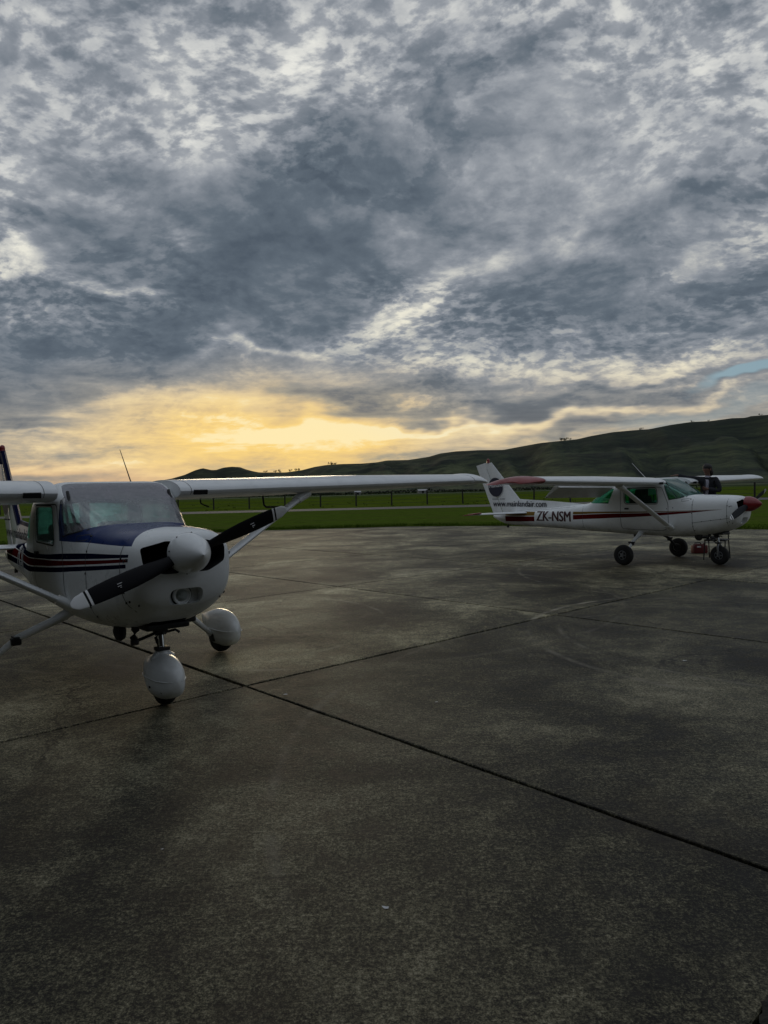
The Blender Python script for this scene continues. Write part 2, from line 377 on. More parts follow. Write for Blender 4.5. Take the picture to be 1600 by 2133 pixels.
M_hull_near = stripe_mat('hull_paint_navy_stripes', [
    (zline(1.17, 1.176, 1.192, 1.252, 1.29), zline(1.09, 1.113, 1.150, 1.202, 1.268), -6, .76, _navy),
    (zline(1.08, 1.106, 1.140, 1.190, 1.258), zline(.98, 1.028, 1.079, 1.152, 1.234), -6, .76, _redc),
    (zline(.965, 1.015, 1.065, 1.138, 1.218), zline(.88, .957, 1.018, 1.098, 1.190), -6, .74, _navy)], navytop=True)
XS2 = [-5.4, -4.43, -2.98, -2.1, -.98, -.22, .41, .62]
def z2(*z): return list(zip(XS2, z))
M_hull_far = stripe_mat('hull_paint_gold_stripes', [
    (z2(1.10, 1.107, 1.119, 1.132, 1.141, 1.158, 1.180, 1.186), z2(1.0, 1.005, 1.055, 1.092, 1.117, 1.147, 1.175, 1.186), -5.36, .6, _gold),
    (z2(.985, .985, 1.043, 1.080, 1.107, 1.142, 1.171, 1.180), z2(.84, .858, .932, .975, 1.036, 1.097, 1.163, 1.180), -5.36, .6, _redc)], whitebox=(-4.32, -3.05))

# ------------------------------------------------------------------ fuselage geometry
SX = [-5.83, -5.6, -5.36, -4.7, -3.9, -3.2, -2.9, -2.67, -2.4, -2.1, -1.7, -1.2, -.95, -.80, -.66, -.45, -.20, -.07, .10, .34, .55, .70, .79, .84, .865]
ZT = [1.02, 1.05, 1.08, 1.13, 1.20, 1.265, 1.295, 1.33, 1.50, 1.70, 1.82, 1.875, 1.875, 1.86, 1.80, 1.69, 1.555, 1.488, 1.484, 1.475, 1.468, 1.455, 1.435, 1.405, 1.36]
ZB = [.93, .83, .765, .73, .695, .665, .65, .64, .63, .62, .60, .585, .58, .577, .575, .575, .585, .595, .62, .665, .735, .805, .87, .945, 1.03]
HW = [.045, .075, .11, .175, .255, .335, .375, .41, .45, .49, .525, .540, .550, .552, .550, .535, .505, .495, .485, .475, .455, .430, .395, .345, .27]
NE = [2.0, 2.0, 2.1, 2.3, 2.5, 2.8, 3.0, 3.3, 4.0, 5.5, 7.0, 8.0, 10.0, 10.0, 9.0, 6.0, 4.0, 3.4, 3.4, 3.4, 3.4, 3.3, 3.0, 2.7, 2.4]
fzt, fzb, fhw, fne = pchip(SX, ZT), pchip(SX, ZB), pchip(SX, HW), pchip(SX, NE)
ZCX = [-5.83, -4.7, -2.9, -1.2, -.2, .4, .86]; ZCV = [.98, .96, 1.02, 1.08, 1.08, 1.12, 1.2]
fzc = pchip(ZCX, ZCV)
def hull_ring(x, off=0, n=64):
    w, zt, zb, e, zc = fhw(x)-off, fzt(x)-off, fzb(x)+off, fne(x), fzc(x)
    pts = []
    for i in range(n):
        t = 2*math.pi*i/n; c, s = math.cos(t), math.sin(t)
        y = w*math.copysign(abs(c)**(2/e), c)
        ee = e if s > 0 else max(2.0, min(e, 2.9))
        if s <= 0: y = w*math.copysign(abs(c)**(2/ee), c)
        z = zc+(zt-zc if s > 0 else zc-zb)*math.copysign(abs(s)**(2/ee), s)
        pts.append(Vector((x, y, z)))
    return pts
def hull_y(x, z):
    w, zt, zb, e, zc = fhw(x), fzt(x), fzb(x), fne(x), fzc(x)
    if z > zc: h = zt-zc
    else: h = zc-zb; e = max(2.0, min(e, 2.9))
    q = min(.999, abs(z-zc)/h)
    return w*(1-q**e)**(1/e)
def xs_range(a, b):
    n = max(2, int(abs(b-a)/.07)); base = [a+(b-a)*i/n for i in range(n+1)]
    if b > .8: base += [.80, .82, .835, .85, .86]; base = sorted(set(x for x in base if x <= b))
    return base

def text_bm(s, size, sx=1.0):
    cu = bpy.data.curves.new('t', 'FONT'); cu.body = s; cu.size = size; cu.resolution_u = 3; cu.fill_mode = 'FRONT'; cu.dimensions = '2D'
    o = bpy.data.objects.new('t', cu); COL.objects.link(o)
    dg = bpy.context.evaluated_depsgraph_get(); me = bpy.data.meshes.new_from_object(o.evaluated_get(dg))
    bm = bm_new(); bm.from_mesh(me); bpy.data.objects.remove(o); bpy.data.curves.remove(cu); bpy.data.meshes.remove(me)
    bmesh.ops.scale(bm, vec=(sx, 1, 1), verts=bm.verts)
    xs = [v_.co.x for v_ in bm.verts]; ys = [v_.co.y for v_ in bm.verts]
    return bm, min(xs), max(xs), min(ys), max(ys)
def fit_text(s, x0, x1, z0, z1, surf, slope=0, bold=.0, cuts=3):
    """lettering stretched into the box x0..x1, z0..z1 on the starboard side, following surf(x,z)"""
    bm, a, b, c, d = text_bm(s, 1.0)
    for v_ in bm.verts:
        u = (v_.co.x-a)/(b-a); w = (v_.co.y-c)/(d-c)
        v_.co = (x0+u*(x1-x0), 0, z0+w*(z1-z0)+slope*u)
    for k in range(1, cuts+1):
        z = z0+(z1-z0)*k/(cuts+1)
        g = bm.verts[:]+bm.edges[:]+bm.faces[:]
        bmesh.ops.bisect_plane(bm, geom=g, plane_co=(0, 0, z), plane_no=(0, 0, 1))
    bmesh.ops.triangulate(bm, faces=bm.faces)
    if bold:   # heavier strokes: two more copies shifted sideways, a hair behind
        src = list(bm.faces)
        for k, dx in enumerate((-bold, bold)):
            r_ = bmesh.ops.duplicate(bm, geom=src)
            for g in r_['geom']:
                if isinstance(g, bmesh.types.BMVert): g.co.x += dx; g.co.y = .0004*(k+1)
    for v_ in bm.verts: v_.co.y = -(surf(v_.co.x, v_.co.z)+.004-v_.co.y)
    return bm
def surf_strip(bm, pts, w, side=-1, off=.003):
    """thin seam line lying on the hull side along (x,z) points"""
    fine = []
    for (a, b) in zip(pts[:-1], pts[1:]):
        n = max(1, int(math.hypot(b[0]-a[0], b[1]-a[1])/.05))
        fine += [(a[0]+(b[0]-a[0])*i/n, a[1]+(b[1]-a[1])*i/n) for i in range(n)]
    fine.append(pts[-1]); vs = []
    for i, p in enumerate(fine):
        q0 = fine[max(0, i-1)]; q1 = fine[min(len(fine)-1, i+1)]; tx, tz = q1[0]-q0[0], q1[1]-q0[1]; L = math.hypot(tx, tz); nx, nz = -tz/L*w/2, tx/L*w/2
        vs.append([bm.verts.new((p[0]+s*nx, side*(hull_y(p[0]+s*nx, p[1]+s*nz)+off), p[1]+s*nz)) for s in (-1, 1)])
    for a, b in zip(vs[:-1], vs[1:]): bm.faces.new((a[0], b[0], b[1], a[1]))
def naca(xf, t=.12, m_=.02, p=.4):
    yt = 5*t*(.2969*math.sqrt(xf)-.1260*xf-.3516*xf**2+.2843*xf**3-.1036*xf**4)
    yc = m_/p**2*(2*p*xf-xf*xf) if xf < p else m_/(1-p)**2*((1-2*p)+2*p*xf-xf*xf)
    return yc+yt, yc-yt
def foil_ring(le, chord, y, f0=0, f1=1, n=18, t=.12, camber=.02, inc=1.0, droop=0):
    fr = [f0+(f1-f0)*(1-math.cos(math.pi*i/n))/2 for i in range(n+1)]
    up = [(f, naca(f, t, camber)[0]) for f in fr]; lo = [(f, naca(f, t, camber)[1]) for f in fr]
    loop = up[::-1]+(lo[1:] if f0 == 0 else lo)
    if f1 == 1: loop = loop[:-1] if abs(up[-1][1]-lo[-1][1]) < 1e-5 else loop
    pts = []; ci, si = math.cos(R(inc)), math.sin(R(inc))
    for f, z in loop:
        X, Z = -f*chord, z*chord
        pts.append(Vector((le[0]+X*ci+Z*si, y, le[1]+Z*ci+X*si)))
    return pts

def wing_le(y):
    x = -.55 if y < 2.65 else -.55-.10*(y-2.65)/2.05
    return (x, 1.765+.017*max(0, y-.5))
def wing_chord(y): return 1.66 if y < 2.65 else 1.66-.41*(y-2.65)/2.05

def teardrop(bm, cx, cy, L, wmax, ztop, zbot, nose=.38, tailz=.6):
    """wheel fairing: egg-shaped nose, flat bottom, tail rising to a point"""
    rings = []; n = 30; zm = zbot+(ztop-zbot)*.48
    for i in range(n+1):
        t = i/n; x = cx+L*nose-L*t
        if t < nose: q = (nose-t)/nose; s = math.sqrt(max(0, 1-q**2.3)); sb = max(0, 1-q**3.2)**.5
        else: q = (t-nose)/(1-nose); s = max(0, 1-q**1.75)**.9; sb = max(0, 1-q**1.5)
        s = max(s, .02); sb = max(sb, .02); zc = zm+(ztop-zm)*.45*(max(0, (t-nose)/(1-nose))**1.7)
        hu = (ztop-zm)*s*(1-.40*max(0, (t-nose)/(1-nose))**1.7); hd = (zc-zbot)*sb
        ring = []
        for k in range(32):
            a = 2*math.pi*k/32; c_, s_ = math.cos(a), math.sin(a)
            if s_ > 0: ring.append(Vector((x, cy+wmax*s*math.copysign(abs(c_)**.92, c_), zc+hu*s_**.95)))
            else: ring.append(Vector((x, cy+wmax*s*math.copysign(abs(c_)**.62, c_), zc-hd*abs(s_)**.8)))
        rings.append(ring)
    loft(bm, rings)
def tyre(parent, c, r, w, axis_y=1, rim=None):
    wh = bpy.data.objects.new('wheel', None); COL.objects.link(wh); wh.parent = parent; wh.location = c
    bm = bm_new(); M90 = Matrix.Rotation(R(90), 4, 'Z')
    prof = []
    for i in range(15):
        a = math.pi*i/14; prof.append((-w/2*math.cos(a)*(1 if abs(math.cos(a)) < .9 else .96), r*.50+(r*.50)*math.sin(a)**.5))
    prof = [(-w*.36, r*.42)]+prof+[(w*.36, r*.42)]
    lathe(bm, prof, 40, M90); obj('tyre', bm, M_black, wh, 40)
    bm = bm_new(); lathe(bm, [(-w*.44, r*.10), (-w*.44, r*.18), (-w*.24, r*.22), (-w*.22, r*.36), (-w*.44, r*.40), (-w*.42, r*.44), (w*.42, r*.44), (w*.44, r*.40), (w*.22, r*.36), (w*.24, r*.22), (w*.44, r*.18), (w*.44, r*.10)], 24, M90)
    for k in range(5):
        a = 2*math.pi*k/5
        for q_ in (-1, 1): box(bm, (math.cos(a)*r*.29, q_*w*.30, math.sin(a)*r*.29), (r*.26, w*.16, r*.10), Matrix.Rotation(-a, 3, 'Y'))
    tube(bm, (0, -w*.5, 0), (0, w*.5, 0), r*.13, seg=14)
    obj('rim', bm, M_alu if rim is None else rim, wh, 40)
    return wh

def aircraft(far, loc, yaw, label):
    root = empty('light_aircraft', (loc[0], loc[1], 0), yaw, label, 'aeroplane', 'parked light aircraft on the concrete apron')
    MH = M_hull_far if far else M_hull_near
    # ---- hull shell with real openings
    bm = bm_new(); xs = xs_range(-5.83, .865)
    loft(bm, [hull_ring(x) for x in xs])
    bmesh.ops.recalc_face_normals(bm, faces=bm.faces)
    bi = bm_new(); loft(bi, [hull_ring(x, .022) for x in xs_range(-2.95, -.02)])
    bmesh.ops.recalc_face_normals(bi, faces=bi.faces); bmesh.ops.reverse_faces(bi, faces=bi.faces)
    for f in bi.faces: f.material_index = 1
    tmp = bpy.data.meshes.new('x'); bi.to_mesh(tmp); bi.free(); bm.from_mesh(tmp); bpy.data.meshes.remove(tmp)
    hull = obj('fuselage', bm, [MH, M_inner, M_dark])
    ws_poly = [(-.50, 1.392), (-.575, 1.60), (-.62, 1.735), (-.72, 1.80), (-.80, 1.845), (-.80, 2.1), (.1, 2.1), (.1, 1.50), (-.085, 1.493), (-.28, 1.428)]
    dw_poly = rounded([(-1.545, 1.32), (-.755, 1.315), (-.79, 1.645), (-1.555, 1.645)], .06)
    rw_poly = [(-1.985, 1.315), (-1.83, 1.655), (-2.09, 1.66), (-2.16, 1.95), (-2.75, 1.95), (-2.70, 1.345), (-2.45, 1.325)]
    cut = []
    def cutter(poly, ax, a, b, m_=M_dark):
        cb = bm_new(); prism(cb, poly, ax, a, b); cut.append(obj('cutter', cb, m_)); return cut[-1]
    c_ws = cutter(ws_poly, 'y', -1, 1, MH); c_dw = cutter(dw_poly, 'y', -1, 1, MH); c_rw = cutter(rw_poly, 'y', -1, 1, MH)
    for s in (-1, 1):
        cutter(rounded([(s*.338, 1.335), (s*.325, 1.205), (s*.18, 1.130), (s*.05, 1.13), (s*.05, 1.36), (s*.14, 1.382)], .03), 'x', .60, 1.1)
    cutter(rounded([(-.125, .882), (.14, .882), (.14, 1.010), (-.125, 1.010)], .062, 6), 'x', .742, 1.1, M_white)
    cutter(rounded([(-.20, .60), (.20, .60), (.14, .735), (-.14, .735)], .03), 'x', .42, .5)
    boolean(hull, cut); hull.parent = root
    hull.data.polygons.foreach_set('use_smooth', [True]*len(hull.data.polygons)); hull.data.set_sharp_from_angle(angle=R(32))
    # ---- glazing cut from a thin skin
    def skin():
        bm = bm_new(); rng = [x for x in xs_range(-2.95, .2)]
        loft(bm, [hull_ring(x, .004) for x in rng]); bmesh.ops.recalc_face_normals(bm, faces=bm.faces)
        b2 = bm_new(); loft(b2, [hull_ring(x, .009) for x in rng[1:-1]]); bmesh.ops.recalc_face_normals(b2, faces=b2.faces); bmesh.ops.reverse_faces(b2, faces=b2.faces)
        tmp = bpy.data.meshes.new('x'); b2.to_mesh(tmp); b2.free(); bm.from_mesh(tmp); bpy.data.meshes.remove(tmp)
        return bm
    for nm, cc, gm_ in (('windshield', c_ws, M_ws_far if far else M_ws_near), ('door_window', c_dw, M_gl_side), ('rear_window', c_rw, M_gl_green if far else M_gl_rear)):
        g = obj(nm, skin(), gm_); boolean(g, [cc], 'INTERSECT', False); g.parent = root; g.data.materials.clear(); g.data.materials.append(gm_)
        g.data.polygons.foreach_set('use_smooth', [True]*len(g.data.polygons)); g.data.set_sharp_from_angle(angle=R(40))
        for p in g.data.polygons: p.material_index = 0
        if nm == 'door_window':
            g2 = g.copy(); g2.data = g.data.copy(); COL.objects.link(g2)
            for o_, sg in ((g, 1), (g2, -1)):
                b_ = bm_new(); b_.from_mesh(o_.data); bmesh.ops.delete(b_, geom=[v_ for v_ in b_.verts if v_.co.y*sg < 0], context='VERTS'); b_.to_mesh(o_.data); b_.free()
    for c_ in cut: bpy.data.objects.remove(c_)
    # window trims, door outline, cowl seams
    for s in (-1, 1):
        bm = bm_new(); pl = rounded([(-1.56, 1.305), (-.74, 1.30), (-.775, 1.66), (-1.57, 1.66)], .07); surf_strip(bm, pl+[pl[0]], .014, s, .004)
        surf_strip(bm, [(-.50, 1.392), (-.28, 1.428), (-.10, 1.47)], .012, s, .004); surf_strip(bm, [(-.50, 1.392), (-.575, 1.60), (-.61, 1.71)], .012, s, .004)
        obj('window_trim', bm, M_trim, root)
        bm = bm_new(); pl = rounded([(-.66, .72), (-.52, .80), (-.52, 1.30), (-.66, 1.67), (-1.66, 1.67), (-1.66, .74)], .05); surf_strip(bm, pl+[pl[0]], .009, s)
        surf_strip(bm, [(-.02, .66), (-.02, 1.44)], .007, s); surf_strip(bm, [(-.02, .90), (.35, .955), (.70, 1.0)], .007, s)
        surf_strip(bm, [(.66, .84), (.68, 1.40)], .006, s); surf_strip(bm, [(-2.75, .70), (-2.75, 1.25)], .006, s); surf_strip(bm, [(-3.05, 1.24), (-5.3, 1.06)], .005, s)
        surf_strip(bm, [(-.24, 1.40), (-.08, 1.42), (-.08, 1.375), (-.24, 1.355), (-.24, 1.40)], .006, s)
        obj('panel_seam', bm, M_seam, root, kind='stuff')
        bm = bm_new()
        for (x, z) in [(-.02, .90), (-.02, .82), (-.03, 1.10), (-.02, 1.28), (.17, .93), (.36, .957), (.55, .985), (.66, .92), (.67, 1.05), (.68, 1.26), (.72, 1.24), (.75, 1.25), (.70, .93), (-.42, 1.22), (-.55, 1.20), (.0, .74), (.74, .90)]:
            y = hull_y(x, z); tube(bm, (x, s*(y-.002), z), (x, s*(y+.005), z), .010, seg=8)
        obj('screw_heads', bm, M_trim, root, kind='stuff')
        bm = bm_new(); box(bm, (-1.50, s*(hull_y(-1.5, 1.2)+.012), 1.20), (.10, .025, .035), None, .008); obj('door_handle', bm, M_trim, root)
        # ---- wing
        wg = bpy.data.objects.new('wing', None); COL.objects.link(wg); wg.parent = root
        ys = [.555, .8, 1.4, 2.0, 2.65, 3.2, 3.9, 4.66]
        bm = bm_new(); loft(bm, [foil_ring(wing_le(y), wing_chord(y), s*y, 0, .735) for y in ys]); bmesh.ops.recalc_face_normals(bm, faces=bm.faces)
        obj('wing_panel', bm, M_wing, wg, 35)
        fl = 34 if far else 9
        for nm, y0, y1, ang in (('flap', .56, 2.63, fl), ('aileron', 2.66, 4.64, 1.5)):
            bm = bm_new(); rr = []
            for y in (y0, (y0+y1)/2, y1): rr.append(foil_ring(wing_le(y), wing_chord(y), s*y, .74, 1.0, n=8))
            loft(bm, rr); bmesh.ops.recalc_face_normals(bm, faces=bm.faces)
            hx = wing_le(y0)[0]-.74*wing_chord(y0); hz = wing_le(y0)[1]-.02
            bmesh.ops.rotate(bm, cent=(hx, 0, hz-.02), matrix=Matrix.Rotation(R(-ang), 3, 'Y'), verts=bm.verts)
            if far and nm == 'flap': bmesh.ops.translate(bm, vec=(-.03, 0, -.03), verts=bm.verts)
            for k in range(9):   # pressed corrugations
                y = y0+(y1-y0)*(k+.5)/9
            obj(nm, bm, M_wing, wg, 35)
        bm = bm_new(); rr = []
        for q in range(9):
            t = q/8; y = 4.68+.42*t; sh = math.sqrt(max(0, 1-t**2.6)); le = wing_le(4.66); ch = 1.25*(.42+.58*sh)+(.0)
            lx = le[0]-.02*t-.22*(1-sh); rr.append(foil_ring((lx, le[1]-.02*t*t*2+(.02 if far else .0)*0), ch, s*y, 0, 1, t=.12*(.35+.65*sh), camber=.02+.05*t))
        loft(bm, rr); bmesh.ops.recalc_face_normals(bm, faces=bm.faces)
        if far and s < 0: tipm = M_redtip
        else: tipm = M_wing
        tp = obj('wing_tip', bm, tipm, wg, 40)
        if far and s < 0: tp['label'] = 'faded red wing tip'
        bm = bm_new(); lx, lz = wing_le(.76); box(bm, (lx-.006, s*.76, lz-.015), (.03, .14, .045), Matrix.Rotation(R(20), 3, 'Y')); obj('air_vent', bm, M_dark, wg)
        bm = bm_new()
        for y in (.66,): surf = [Vector(p)+(Vector((0, 0, .0))) for p in foil_ring(wing_le(y), wing_chord(y)*1.001, s*(y+.003), 0, .735)]; surf2 = [p+Vector((0, s*.005, 0)) for p in surf]; loft(bm, [[p+Vector((.002, 0, .001)) for p in surf], [p+Vector((.002, 0, .001)) for p in surf2]], cap=False)
        obj('wing_joint', bm, M_seam, wg, kind='stuff')
        if s > 0:
            bm = bm_new(); path_tube(bm, [(-.95, 1.66, 1.70), (-.93, 1.66, 1.60), (-.88, 1.66, 1.575), (-.55, 1.66, 1.575)], .011); obj('pitot_tube', bm, M_dkmetal, wg, 40)
            bm = bm_new(); path_tube(bm, [(-1.0, .95, 1.68), (-.99, .95, 1.64), (-.94, .96, 1.62), (-.90, 1.0, 1.60)], .008); obj('vent_pipe', bm, M_dkmetal, wg, 40)
        # ---- strut
        bm = bm_new(); a = Vector((-.50, s*.50, .79)); b = Vector((-.74, s*2.04, 1.69)); ch = (Vector((1, 0, 0)))
        tube(bm, a, b, .075, .068, 20, .42, ch)
        st = obj('wing_strut', bm, M_wing, root, 40)
        bm = bm_new(); d = (b-a).normalized()
        tube(bm, a-d*.03, a+d*.12, .088, .080, 20, .55, ch); obj('strut_fairing', bm, M_white, st, 40)
        bm = bm_new(); tube(bm, b-d*.10, b+d*.06, .074, .095, 20, .6, ch); obj('strut_fairing', bm, M_white, st, 40)
        # ---- main gear
        ax = Vector((-1.19, s*1.217, .222 if far else .205)); rt = Vector((-.95, s*.42, .64)) if not far else Vector((-1.24, s*.44, .63))
        if far: mid = rt.lerp(ax, .5)+Vector((0, 0, .035))
        else: mid = rt.lerp(ax, .5)+Vector((0, 0, .04))
        bm = bm_new(); hub = ax-Vector((0, s*.10, 0))
        pts = [rt.lerp(mid, t/3) for t in range(3)]+[mid.lerp(hub, t/3) for t in range(4)]
        path_tube(bm, pts, [.042, .040, .038, .034, .030, .027, .025], 14)
        leg = obj('main_gear_leg', bm, M_white if not far else (M_wing if s < 0 else M_dkmetal), root, 40)
        bm = bm_new(); tube(bm, rt+Vector((0, -s*.1, .06)), rt.lerp(mid, .35), .075, .05, 14, .7, (1, 0, 0)); obj('leg_fairing', bm, M_wing, leg, 40)
        bm = bm_new(); q = rt.lerp(ax, .52)+Vector((0, 0, .05)); box(bm, q, (.14, .05, .035), None, .008); box(bm, q+Vector((.0, s*.0, -.03)), (.09, .09, .07), None, .02); obj('step_clamp', bm, M_trim, leg, 40)
        wh = tyre(root, ax, .222 if far else .20, .16)
        bm = bm_new(); box(bm, ax-Vector((-.02, s*.10, .0)), (.12, .035, .14), None, .01); obj('brake_caliper', bm, M_dkmetal, root, 40)
        if not far:
            bm = bm_new(); teardrop(bm, -1.17, s*1.225, .88, .128, .475, .085, .42)
            pt = obj('wheel_fairing', bm, M_white, root, 40)
            bm = bm_new()
            for q in (-1, 1): path_tube(bm, [(-1.14+.35-.7*i/12, s*1.225+q*.1295*math.sqrt(max(.02, 1-(abs(.35-.7*i/12)/.36)**2.6)), .272) for i in range(13)], .0035, 5)
            obj('fairing_seam', bm, M_wing, pt, kind='stuff')
        # ---- tailplane
        tail = bpy.data.objects.new('tailplane', None); COL.objects.link(tail); tail.parent = root
        zst = 1.075
        def st_le(y): return -4.60-.36*(y-.15)
        bm = bm_new(); rr = []
        for y in (.03, .15, .5, 1.0, 1.42): rr.append(foil_ring((st_le(y), zst), .66-.14*y, s*y, 0, 1, n=12, t=.10, camber=0, inc=-1))
        loft(bm, rr); bmesh.ops.recalc_face_normals(bm, faces=bm.faces); sp = obj('stabiliser', bm, M_wing, tail, 35)
        bm = bm_new(); rr = []
        for y, le, ch in ((.16, -5.26, .44), (.8, -5.32, .38), (1.36, -5.36, .32), (1.38, -5.07, .62), (1.50, -5.10, .58), (1.53, -5.20, .44)):
            rr.append(foil_ring((le, zst), ch, s*y, 0, 1, n=10, t=.07, camber=0, inc=-1))
        loft(bm, rr); bmesh.ops.recalc_face_normals(bm, faces=bm.faces)
        bmesh.ops.rotate(bm, cent=(-5.33, 0, zst), matrix=Matrix.Rotation(R(-8), 3, 'Y'), verts=bm.verts)
        if far:
            for f in bm.faces:
                if abs(f.calc_center_median().y) > 1.35: f.material_index = 1
        obj('elevator', bm, [M_wing, M_redtip], tail, 35)
    # ---- hull belly antenna, drain
    bm = bm_new(); box(bm, (-1.62, 0, .57), (.05, .02, .07), None, .008); obj('belly_mast', bm, M_dkmetal, root)
    # ---- fin and rudder
    def plate(pts_le, pts_te, th, n=10):
        rr = []
        for (xl, z1), (xt, z2_) in zip(pts_le, pts_te):
            ring = []; N_ = 14
            fs = [(1-math.cos(math.pi*i/N_))/2 for i in range(N_+1)]
            up = [(f, 5*th*(.2969*math.sqrt(f)-.1260*f-.3516*f*f+.2843*f**3-.1036*f**4)) for f in fs]
            loop = [(f, y) for f, y in up]+[(f, -y) for f, y in up[-2:0:-1]]
            for f, y in loop:
                ring.append(Vector((xl+(xt-xl)*f, y*abs(xt-xl), z1+(z2_-z1)*f)))
            rr.append(ring)
        return rr
    bm = bm_new()
    LE0, LE1 = (-4.90, 1.40), (-5.90, 2.46); TE0, TE1 = (-5.52, 1.06), (-6.13, 2.42)
    rows = [0, .2, .45, .7, .9, 1]
    le = [(LE0[0]+(LE1[0]-LE0[0])*t, LE0[1]+(LE1[1]-LE0[1])*t) for t in rows]; te = [(TE0[0]+(TE1[0]-TE0[0])*t, TE0[1]+(TE1[1]-TE0[1])*t) for t in rows]
    le = [(-4.55, 1.13)]+le; te = [(-5.50, 1.0)]+te
    loft(bm, plate(le, te, .09)); bmesh.ops.recalc_face_normals(bm, faces=bm.faces)
    fin = obj('fin', bm, M_white, root, 35)
    bm = bm_new(); RT0, RT1 = (-5.87, 1.06), (-6.46, 2.385)
    le2 = [(te[i][0]-.012, te[i][1]) for i in range(1, 7)]; te2 = [(RT0[0]+(RT1[0]-RT0[0])*t, RT0[1]+(RT1[1]-RT0[1])*t) for t in rows]
    le2[-1] = (-6.02, 2.47); te2[-1] = (-6.46, 2.385); le2[-2] = (te[5][0]-.012, te[5][1])
    loft(bm, plate(le2, te2, .055)); bmesh.ops.recalc_face_normals(bm, faces=bm.faces)
    rud = obj('rudder', bm, M_white, root, 35)
    bm = bm_new()   # dorsal fillet
    dz_ = [(-5.05, 1.445, .035), (-4.6, 1.415, .03), (-3.9, 1.375, .022), (-3.3, 1.325, .02), (-2.95, 1.29, .012)]
    rr = []
    for x, zt_, w in dz_:
        zb_ = fzt(x)-.04; rr.append([Vector((x, -w*1.8, zb_)), Vector((x, -w, (zb_+zt_)/2)), Vector((x, -w*.4, zt_)), Vector((x, w*.4, zt_)), Vector((x, w, (zb_+zt_)/2)), Vector((x, w*1.8, zb_))])
    loft(bm, rr); bmesh.ops.recalc_face_normals(bm, faces=bm.faces); obj('dorsal_fin', bm, M_white, root, 50)
    bm = bm_new(); tube(bm, (-6.02, 0, 2.45), (-6.02, 0, 2.50), .045, .04, 16); ball(bm, (-6.02, 0, 2.52), (.04, .04, .05)); obj('beacon', bm, M_red, root, 40)
    bm = bm_new(); rr = []
    for x, w, zt_, zb_ in ((-5.36, .112, 1.04, .78), (-5.55, .10, 1.03, .83), (-5.72, .075, 1.01, .90), (-5.85, .03, .99, .95)):
        rr.append([Vector((x, w*math.cos(a), (zt_+zb_)/2+(zt_-zb_)/2*math.sin(a))) for a in [2*math.pi*k/20 for k in range(20)]])
    loft(bm, rr); obj('tail_cone', bm, M_white, root, 40)
    bm = bm_new(); tube(bm, (-5.33, 0, .80), (-5.36, 0, .70), .022, .018); tube(bm, (-5.36, -.02, .70), (-5.36, .02, .70), .03); obj('tie_down_ring', bm, M_dkmetal, root)
    # near plane: navy leading edge on the fin
    if not far:
        bm = bm_new(); rr = []
        for t in [i/8 for i in range(9)]:
            x, z = LE0[0]+(LE1[0]-LE0[0])*t, LE0[1]+(LE1[1]-LE0[1])*t; w = .032
            rr.append([Vector((x+.006, 0, z+.006)), Vector((x-.035, w, z-.01)), Vector((x-.10, w+.008, z-.03)), Vector((x-.10, -w-.008, z-.03)), Vector((x-.035, -w, z-.01))])
        loft(bm, rr); bmesh.ops.recalc_face_normals(bm, faces=bm.faces); obj('fin_leading_edge', bm, M_navy, root)
        bm = bm_new(); rr = []
        for x, zt_, w in dz_: rr.append([Vector((x, -w*.5-.004, zt_-.045)), Vector((x, -w*.4, zt_+.006)), Vector((x, w*.4, zt_+.006)), Vector((x, w*.5+.004, zt_-.045))])
        loft(bm, rr); bmesh.ops.recalc_face_normals(bm, faces=bm.faces); obj('dorsal_trim', bm, M_navy, root)
        bm = bm_new(); tube(bm, (-6.02, 0, 2.28), (-5.99, 0, 2.48), .05, .04, 14); obj('beacon_mount', bm, M_navy, root, 40)
    # ---- markings
    finy = lambda x, z: .036
    bm = bm_new(); cx, cz = -5.74, 1.77
    vs = [bm.verts.new((cx+.25*math.cos(a), -.043, cz+.26*math.sin(a))) for a in [2*math.pi*k/40 for k in range(40)]]; bm.faces.new(vs)
    for v_ in bm.verts: v_.co.x -= .06*(v_.co.z-cz)
    lg = obj('logo_disc', bm, M_logo, root)
    bm = fit_text('Mainland', cx-.21, cx+.25, 1.755, 1.85, lambda x, z: .0425, .03, .003, 0); obj('logo_lettering', bm, M_whiteletter, root)
    bm = bm_new()
    for (a, b) in ((-5.86, -5.62), (-5.60, -5.42)):
        for k in range(9):
            x = a+(b-a)*k/9; box(bm, (x+.01, -.044, 1.445), ((b-a)/9*.7, .002, .022))
    obj('small_fin_print', bm, M_letter, root, kind='stuff')
    if far:
        bm = fit_text('www.mainlandair.com', -5.83, -4.06, 1.245, 1.40, lambda x, z: max(.036, hull_y(x, z) if z < fzt(x) else 0)+.004, -.02, .0045, 0); obj('web_address_lettering', bm, M_letter, root)
        bm = fit_text('ZK-NSM', -4.24, -3.13, .875, 1.125, hull_y, .0, .012, 5); obj('registration_lettering', bm, M_redletter, root)
    else:
        bm = fit_text('www.mainlandair.com', -5.72, -3.85, 1.20, 1.35, lambda x, z: max(.036, hull_y(x, z) if z < fzt(x) else 0)+.004, -.035, .0045, 0); obj('web_address_lettering', bm, M_letter, root)
        bm = fit_text('ZK-N', -3.92, -3.10, .86, 1.15, hull_y, .0, .012, 5); obj('registration_lettering', bm, M_whiteletter, root)
    # ---- spinner and propeller
    zh = 1.283
    prop = bpy.data.objects.new('propeller', None); COL.objects.link(prop); prop.parent = root; prop.location = (.93, 0, zh); prop.rotation_euler = (R(19.5 if not far else 17), 0, 0)
    bm = bm_new(); prof = [(-.045, .02), (-.045, .155), (-.02, .157), (.0, .155)]
